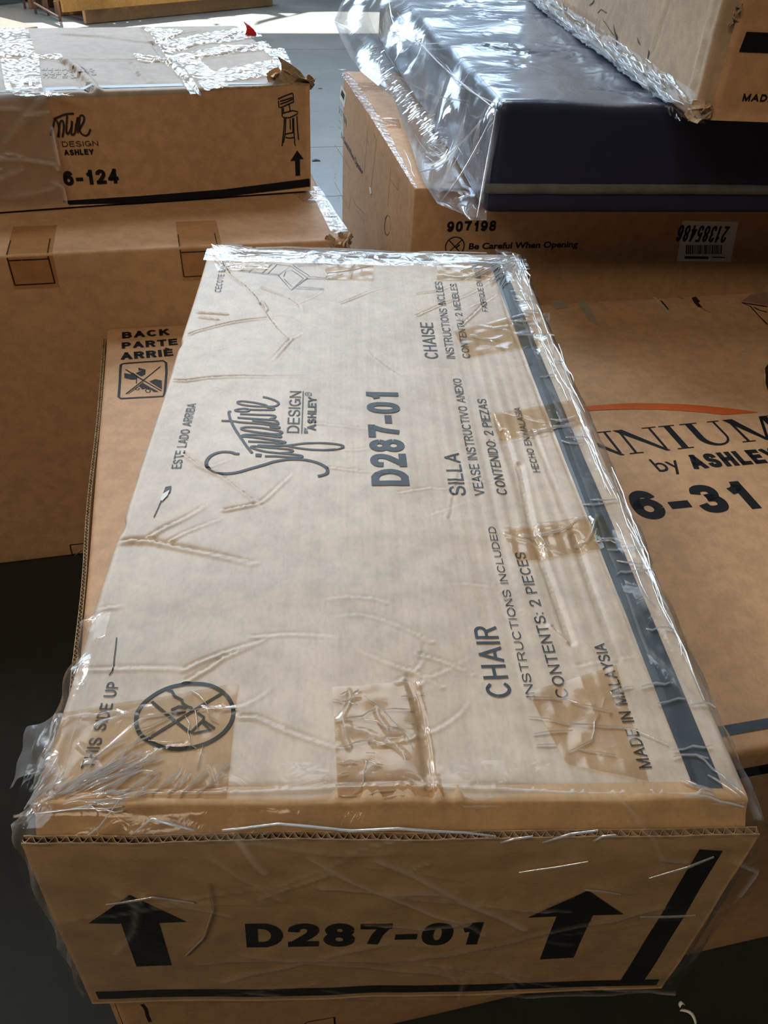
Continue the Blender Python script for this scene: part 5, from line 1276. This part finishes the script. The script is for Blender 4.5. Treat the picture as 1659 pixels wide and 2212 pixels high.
G = Carton(GO, TG, (WG, DG, HG), r=.010, relief=dict(left=lambda u, v: crg(u, v) + .003*_ng(u, v, 1.6) + .0012*_ng2(u, v, 6), front=lambda u, v: .003*_ng(u, v, 2) - .004*np.exp(-((u-.035)/.010)**2), top=lambda u, v: .003*_ng(u, v, 2)))
G.body(rg, M['worn'], .012)
GF, GL = G.F['front'], G.F['left']
plate(rg, Face(GF.O, GF.U, GF.V, GF.N, WG, HG, lambda u, v: .002*_ng(u, v, 2)+.004), .038, WG-.004, .002, HG-.02, .006, M['brown'], M['core'], name='front_panel', nu=60, nv=20, fluted=False)
GP = Face(GF.O, GF.U, GF.V, GF.N, WG, HG, lambda u, v: .002*_ng(u, v, 2)+.0046)
s0 = GP.px(1610, 112)[1]; s1 = GP.px(1615, 68)[1]; sx = GP.px(1595, 110)[0]
poly(rg, GP, [(sx, s0), (WG-.01, s0), (WG-.01, s1), (sx+.004, s1)], M['black'], 'printed_stripe', uvmode=True, step=.05)
a_ = GP.px(1601, 217); b_ = GP.px(1659, 218); c_ = GP.px(1605, 201)
hh = (c_-a_)[1]
text(rg, GP, 'MADE IN', (a_[0], a_[1]), (a_[0] + (b_[0]-a_[0])*1.75, a_[1]), (a_[0], a_[1]+hh), M['black'], .015, uvmode=True)
for l, wd in (([(575, 175), (585, 230), (600, 270), (598, 320), (580, 370)], [.002, .008, .014, .016, .002]), ([(820, 348), (820, 380), (812, 415)], [.006, .014, .004]), ([(815, 415), (800, 500), (785, 600)], [.003, .003, .002]), ([(740, 265), (745, 290), (760, 315)], [.002, .005, .002]),
              ([(430, 0), (420, 20), (395, 38)], [.010, .008, .003]), ([(455, 90), (480, 65), (525, 95)], [.004, .003, .002]), ([(490, 130), (540, 200), (580, 250)], [.002, .002, .003])):
    bm = bmesh.new(); stroke_uv(bm, to_uv(GL, ZG(l)), [w_*.75 for w_ in wd]); printed(rg, GL, bm, M['thin'], 'torn_slit', off=.0010)
# old film and tape crushed along the lower left edge
gf = bend_path((GO - .01*ng).tolist(), (GO + ng*(DG-.02)).tolist(), [(eg*.03 + vec(0, 0, -.001), (0, 0, -1)), (-eg*.006 + vec(0, 0, .0), (-.7, 0, -.7)), (-eg*.010 + vec(0, 0, .03), (-1, 0, 0)), (-eg*.008 + vec(0, 0, .055), (-1, 0, 0))])
film_wrap(rg, gf, 160, 26, 'stretch_film', M['film'], 90, 161, wd=.03, hgt=.006, amp=.0016, along=0, spread=.35, length=.6, ratio=5.0, nf=4)
tape_px(rg, GL, ZG([(210, 0), (470, 130), (475, 330), (230, 170)]), n=14, seed=171, ang=.8, spread=.7, length=.12, nu=40, nv=40, nz=.001, wd=.004, lw=.003)
tape_px(rg, GL, ZG([(590, 390), (770, 500), (900, 740), (870, 720)]), n=8, seed=172, ang=.3, spread=.7, length=.08, nu=40, nv=30, nz=.001, wd=.003, lw=.002)
tape_px(rg, GL, ZG([(930, 730), (1080, 780), (1050, 860), (900, 760)]), n=14, seed=173, ang=.6, spread=.8, length=.06, nz=.0012)
lines = []; rr = random.Random(19)
for k in range(60):
    y = rr.uniform(.0, DG-.3); z = rr.uniform(.004, .045); pts = [(y, z)]
    for _ in range(6): y += rr.uniform(.01, .03); z += rr.gauss(0, .003); pts.append((y, min(max(z, .002), .05)))
    lines.append(pts)
wrinkle_part(rg, GL, lines, M['crease'], .0030, .0016, .004)
crumple(rg, G.W(.012, -.002, .015), (.03, .02, .03), 8, 6, [M['worn'], M['core'], M['dust']])
crumple(rg, G.W(.03, -.004, .19), (.02, .012, .04), 6, 8, [M['worn'], M['dust']], name='torn_liner')

# ================================================================== FAR AWAY : pallet crate, trolley, loose board, litter
wood = cardboard('orange_pine', (.62, .30, .075), spec=.3, rough=.55, stain=.4, scale=.6)
wood2 = cardboard('grey_pine', (.34, .20, .09), spec=.2, rough=.7, stain=.4, scale=.6)
def box3(root, name, c, ex, ey, dims, mat, label=None, z0=None, rot=None, kind=None):
    """chamfered board, c = lower corner centre, ex/ey unit plan directions"""
    a, b, h = dims; ch = min(a, b, h)*.12; ex = vec(*ex); ey = vec(*ey); ez = vec(0, 0, 1)
    V = []; 
    for z, ins in ((0, ch), (ch, 0), (h-ch, 0), (h, ch)):
        for sx_, sy_ in ((-1, -1), (1, -1), (1, 1), (-1, 1)):
            V.append(vec(*c) + ex*sx_*(a/2-ins) + ey*sy_*(b/2-ins) + ez*z)
    Fc = [[3, 2, 1, 0], [12, 13, 14, 15]]
    for k in range(3):
        for i in range(4): Fc.append([4*k+i, 4*k+(i+1) % 4, 4*k+4+(i+1) % 4, 4*k+4+i])
    return part(root, name, V, Fc, mat, label, smooth=False, kind=kind)
p0 = at3(188, 53, 0); p1 = at3(590, 13, 0); dpal = (p1-p0)/np.linalg.norm(p1-p0); npal = vec(-dpal[1], dpal[0], 0); Lp = np.linalg.norm(p1-p0)
pal = thing('wooden_pallet', 'long orange wooden pallet with a timber side, on the far floor behind the taped box', 'pallet', (p0 + dpal*Lp/2 + npal*.6).tolist())
for k, off in enumerate((.0, .55, 1.1)):
    box3(pal, 'stringer', p0 + dpal*Lp/2 + npal*(off+.03), dpal, npal, (Lp, .05, .14), wood2 if k else cardboard('pale_pine', (.45, .27, .13), stain=.3))
nb_ = 16
for k in range(nb_):
    box3(pal, 'deck_board', p0 + dpal*(Lp*(k+.5)/nb_) + npal*.58 + vec(0, 0, .142), dpal, npal, (Lp/nb_*.82, 1.2, .022), wood2)
box3(pal, 'side_board', p0 + dpal*(Lp/2-.12) - npal*.03 + vec(0, 0, .13), dpal, npal, (Lp+.28, .03, .17), wood, 'orange side board')
box3(pal, 'side_board', p0 + dpal*(Lp/2-.12) - npal*.025 + vec(0, 0, .31), dpal, npal, (Lp+.28, .03, .14), wood, 'orange side board')
for k in range(4): box3(pal, 'post', p0 + dpal*(Lp*(k+.3)/4) + npal*.02 + vec(0, 0, .165), dpal, npal, (.09, .05, .30), wood2)
# hand trolley frame of thin steel tubes, left of the pallet
def tube(root, name, pts, r, mat, n=8):
    V = []; Fc = []; P = [vec(*p) for p in pts]
    for i, p in enumerate(P):
        t = (P[min(i+1, len(P)-1)] - P[max(i-1, 0)]); t /= np.linalg.norm(t)
        a = np.cross(t, vec(.3, .2, .9)); a /= np.linalg.norm(a); b = np.cross(t, a)
        for k in range(n): V.append(p + r*(math.cos(2*math.pi*k/n)*a + math.sin(2*math.pi*k/n)*b))
    for i in range(len(P)-1):
        for k in range(n): Fc.append([i*n+k, i*n+(k+1) % n, (i+1)*n+(k+1) % n, (i+1)*n+k])
    Fc += [list(range(n))[::-1], [(len(P)-1)*n+k for k in range(n)]]
    return part(root, name, V, Fc, mat)
steel = plain('rusty_pink_steel', (.30, .17, .13), .5, .5, nz=.3)
f0 = at3(78, 30, 0); f1 = at3(131, 46, 0)
tr_ = thing('trolley', 'thin rusty metal trolley frame on the far floor at the end of the orange pallet', 'trolley', ((f0+f1)/2).tolist())
up = vec(0, 0, .5); bk = vec(-.2, .3, 0)
tube(tr_, 'leg', [f0, f0+up], .014, steel); tube(tr_, 'leg', [f1, f1+up], .014, steel); tube(tr_, 'leg', [f0+bk, f0+bk+up], .014, steel); tube(tr_, 'leg', [f1+bk, f1+bk+up], .014, steel)
tube(tr_, 'rail', [f0+vec(0, 0, .10), f1+vec(0, 0, .03)], .012, steel); tube(tr_, 'rail', [f0+vec(0, 0, .25), f1+vec(0, 0, .25)], .012, steel); tube(tr_, 'rail', [f0+up, f1+up], .014, steel); tube(tr_, 'rail', [f0+bk+up, f1+bk+up], .014, steel)
tube(tr_, 'rail', [f0+up, f0+bk+up], .014, steel); tube(tr_, 'rail', [f1+up, f1+bk+up], .014, steel)
box3(tr_, 'platform', (f0+f1)/2 + bk/2 + vec(0, 0, .505), (f1-f0)/np.linalg.norm(f1-f0), bk/np.linalg.norm(bk), (np.linalg.norm(f1-f0)+.1, .8, .02), wood2)
# brown crate at the far left edge
c0 = at3(-110, 25, 0); c1 = at3(62, 5, 0); dc = (c1-c0)/np.linalg.norm(c1-c0); nc_ = vec(-dc[1], dc[0], 0)
cr_ = thing('wooden_crate', 'brown wooden crate on the far floor at the top left edge', 'crate', ((c0+c1)/2 + nc_*.5).tolist())
for k in range(4): box3(cr_, 'plank', (c0+c1)/2 + vec(0, 0, .06+.15*k), dc, nc_, (np.linalg.norm(c1-c0)*1.3, .03, .14), wood)
for s_ in (-.6, .6): box3(cr_, 'skid', (c0+c1)/2 + dc*s_ + nc_*.45, dc, nc_, (.09, .95, .06), wood2)
for k in range(4): box3(cr_, 'plank', (c0+c1)/2 + nc_*.93 + vec(0, 0, .06+.15*k), dc, nc_, (np.linalg.norm(c1-c0)*1.3, .03, .14), wood2)
for k in range(6): box3(cr_, 'plank', (c0+c1)/2 + nc_*(.08+.155*k) + vec(0, 0, .665), dc, nc_, (np.linalg.norm(c1-c0)*1.3, .14, .02), wood2)
# dark block under the pallet end
# grey board leaning flat behind the taped box
g = [at3(-60, 20, .45), at3(82, 57, .45), at3(60, 75, .45), at3(-70, 80, .45)]
gb = thing('cardboard_box', 'pale grey cardboard box behind the left end of the taped box', 'box', ((g[0]+g[1])/2*vec(1, 1, 0)).tolist())
gx = g[1]; gdir = (g[1]-g[0])*vec(1, 1, 0); gdir /= np.linalg.norm(gdir); gn = vec(gdir[1], -gdir[0], 0)
Gg = Carton((g[1] - gdir*1.5 + gn*.55)*vec(1, 1, 0), math.atan2(gdir[1], gdir[0]), (1.5, .55, .45), r=.008, relief=dict(top=lambda u, v: .004*_nd(u, v, 2)))
Gg.body(gb, M['worn'], .05)
# litter on the floor
scrap = thing('paper_scrap', 'tiny white curl of scrap on the dark floor at bottom right, nearer the camera', 'litter', at3(1486, 2198, 0).tolist())
def curlpiece(root, p, L_, w_, ang, mat, name='curl'):
    V = []; d = vec(math.cos(ang), math.sin(ang), 0); s_ = vec(-d[1], d[0], 0)
    for i in range(8):
        t = i/7; q = vec(*p) + d*L_*(t-.5) + s_*L_*.25*math.sin(t*3) + vec(0, 0, .001 + .004*math.sin(t*math.pi))
        V += [q - s_*w_/2, q + s_*w_/2]
    o = part(root, name, V, [[2*i, 2*i+1, 2*i+3, 2*i+2] for i in range(7)], mat); md = o.modifiers.new('thick', 'SOLIDIFY'); md.thickness = .001
curlpiece(scrap, at3(1486, 2198, 0), .03, .006, -.9, M['paper'])
scrap2 = thing('paper_scrap', 'tiny white speck of scrap on the dark floor at bottom right, beside the box', 'litter', at3(1472, 2172, 0).tolist())
curlpiece(scrap2, at3(1472, 2172, 0), .010, .006, .3, M['paper'])
for k, (x, y) in enumerate(((683, 348), (692, 192))):
    t = thing('paper_scrap', ('small brown leaf-like scrap on the pale floor between the boxes, below the joint', 'small dark speck of dirt on the pale floor right of the torn corner')[k], 'litter', at3(x, y, 0).tolist())
    curlpiece(t, at3(x, y, 0), .05 if k == 0 else .03, .03 if k == 0 else .015, .2, M['thin'])
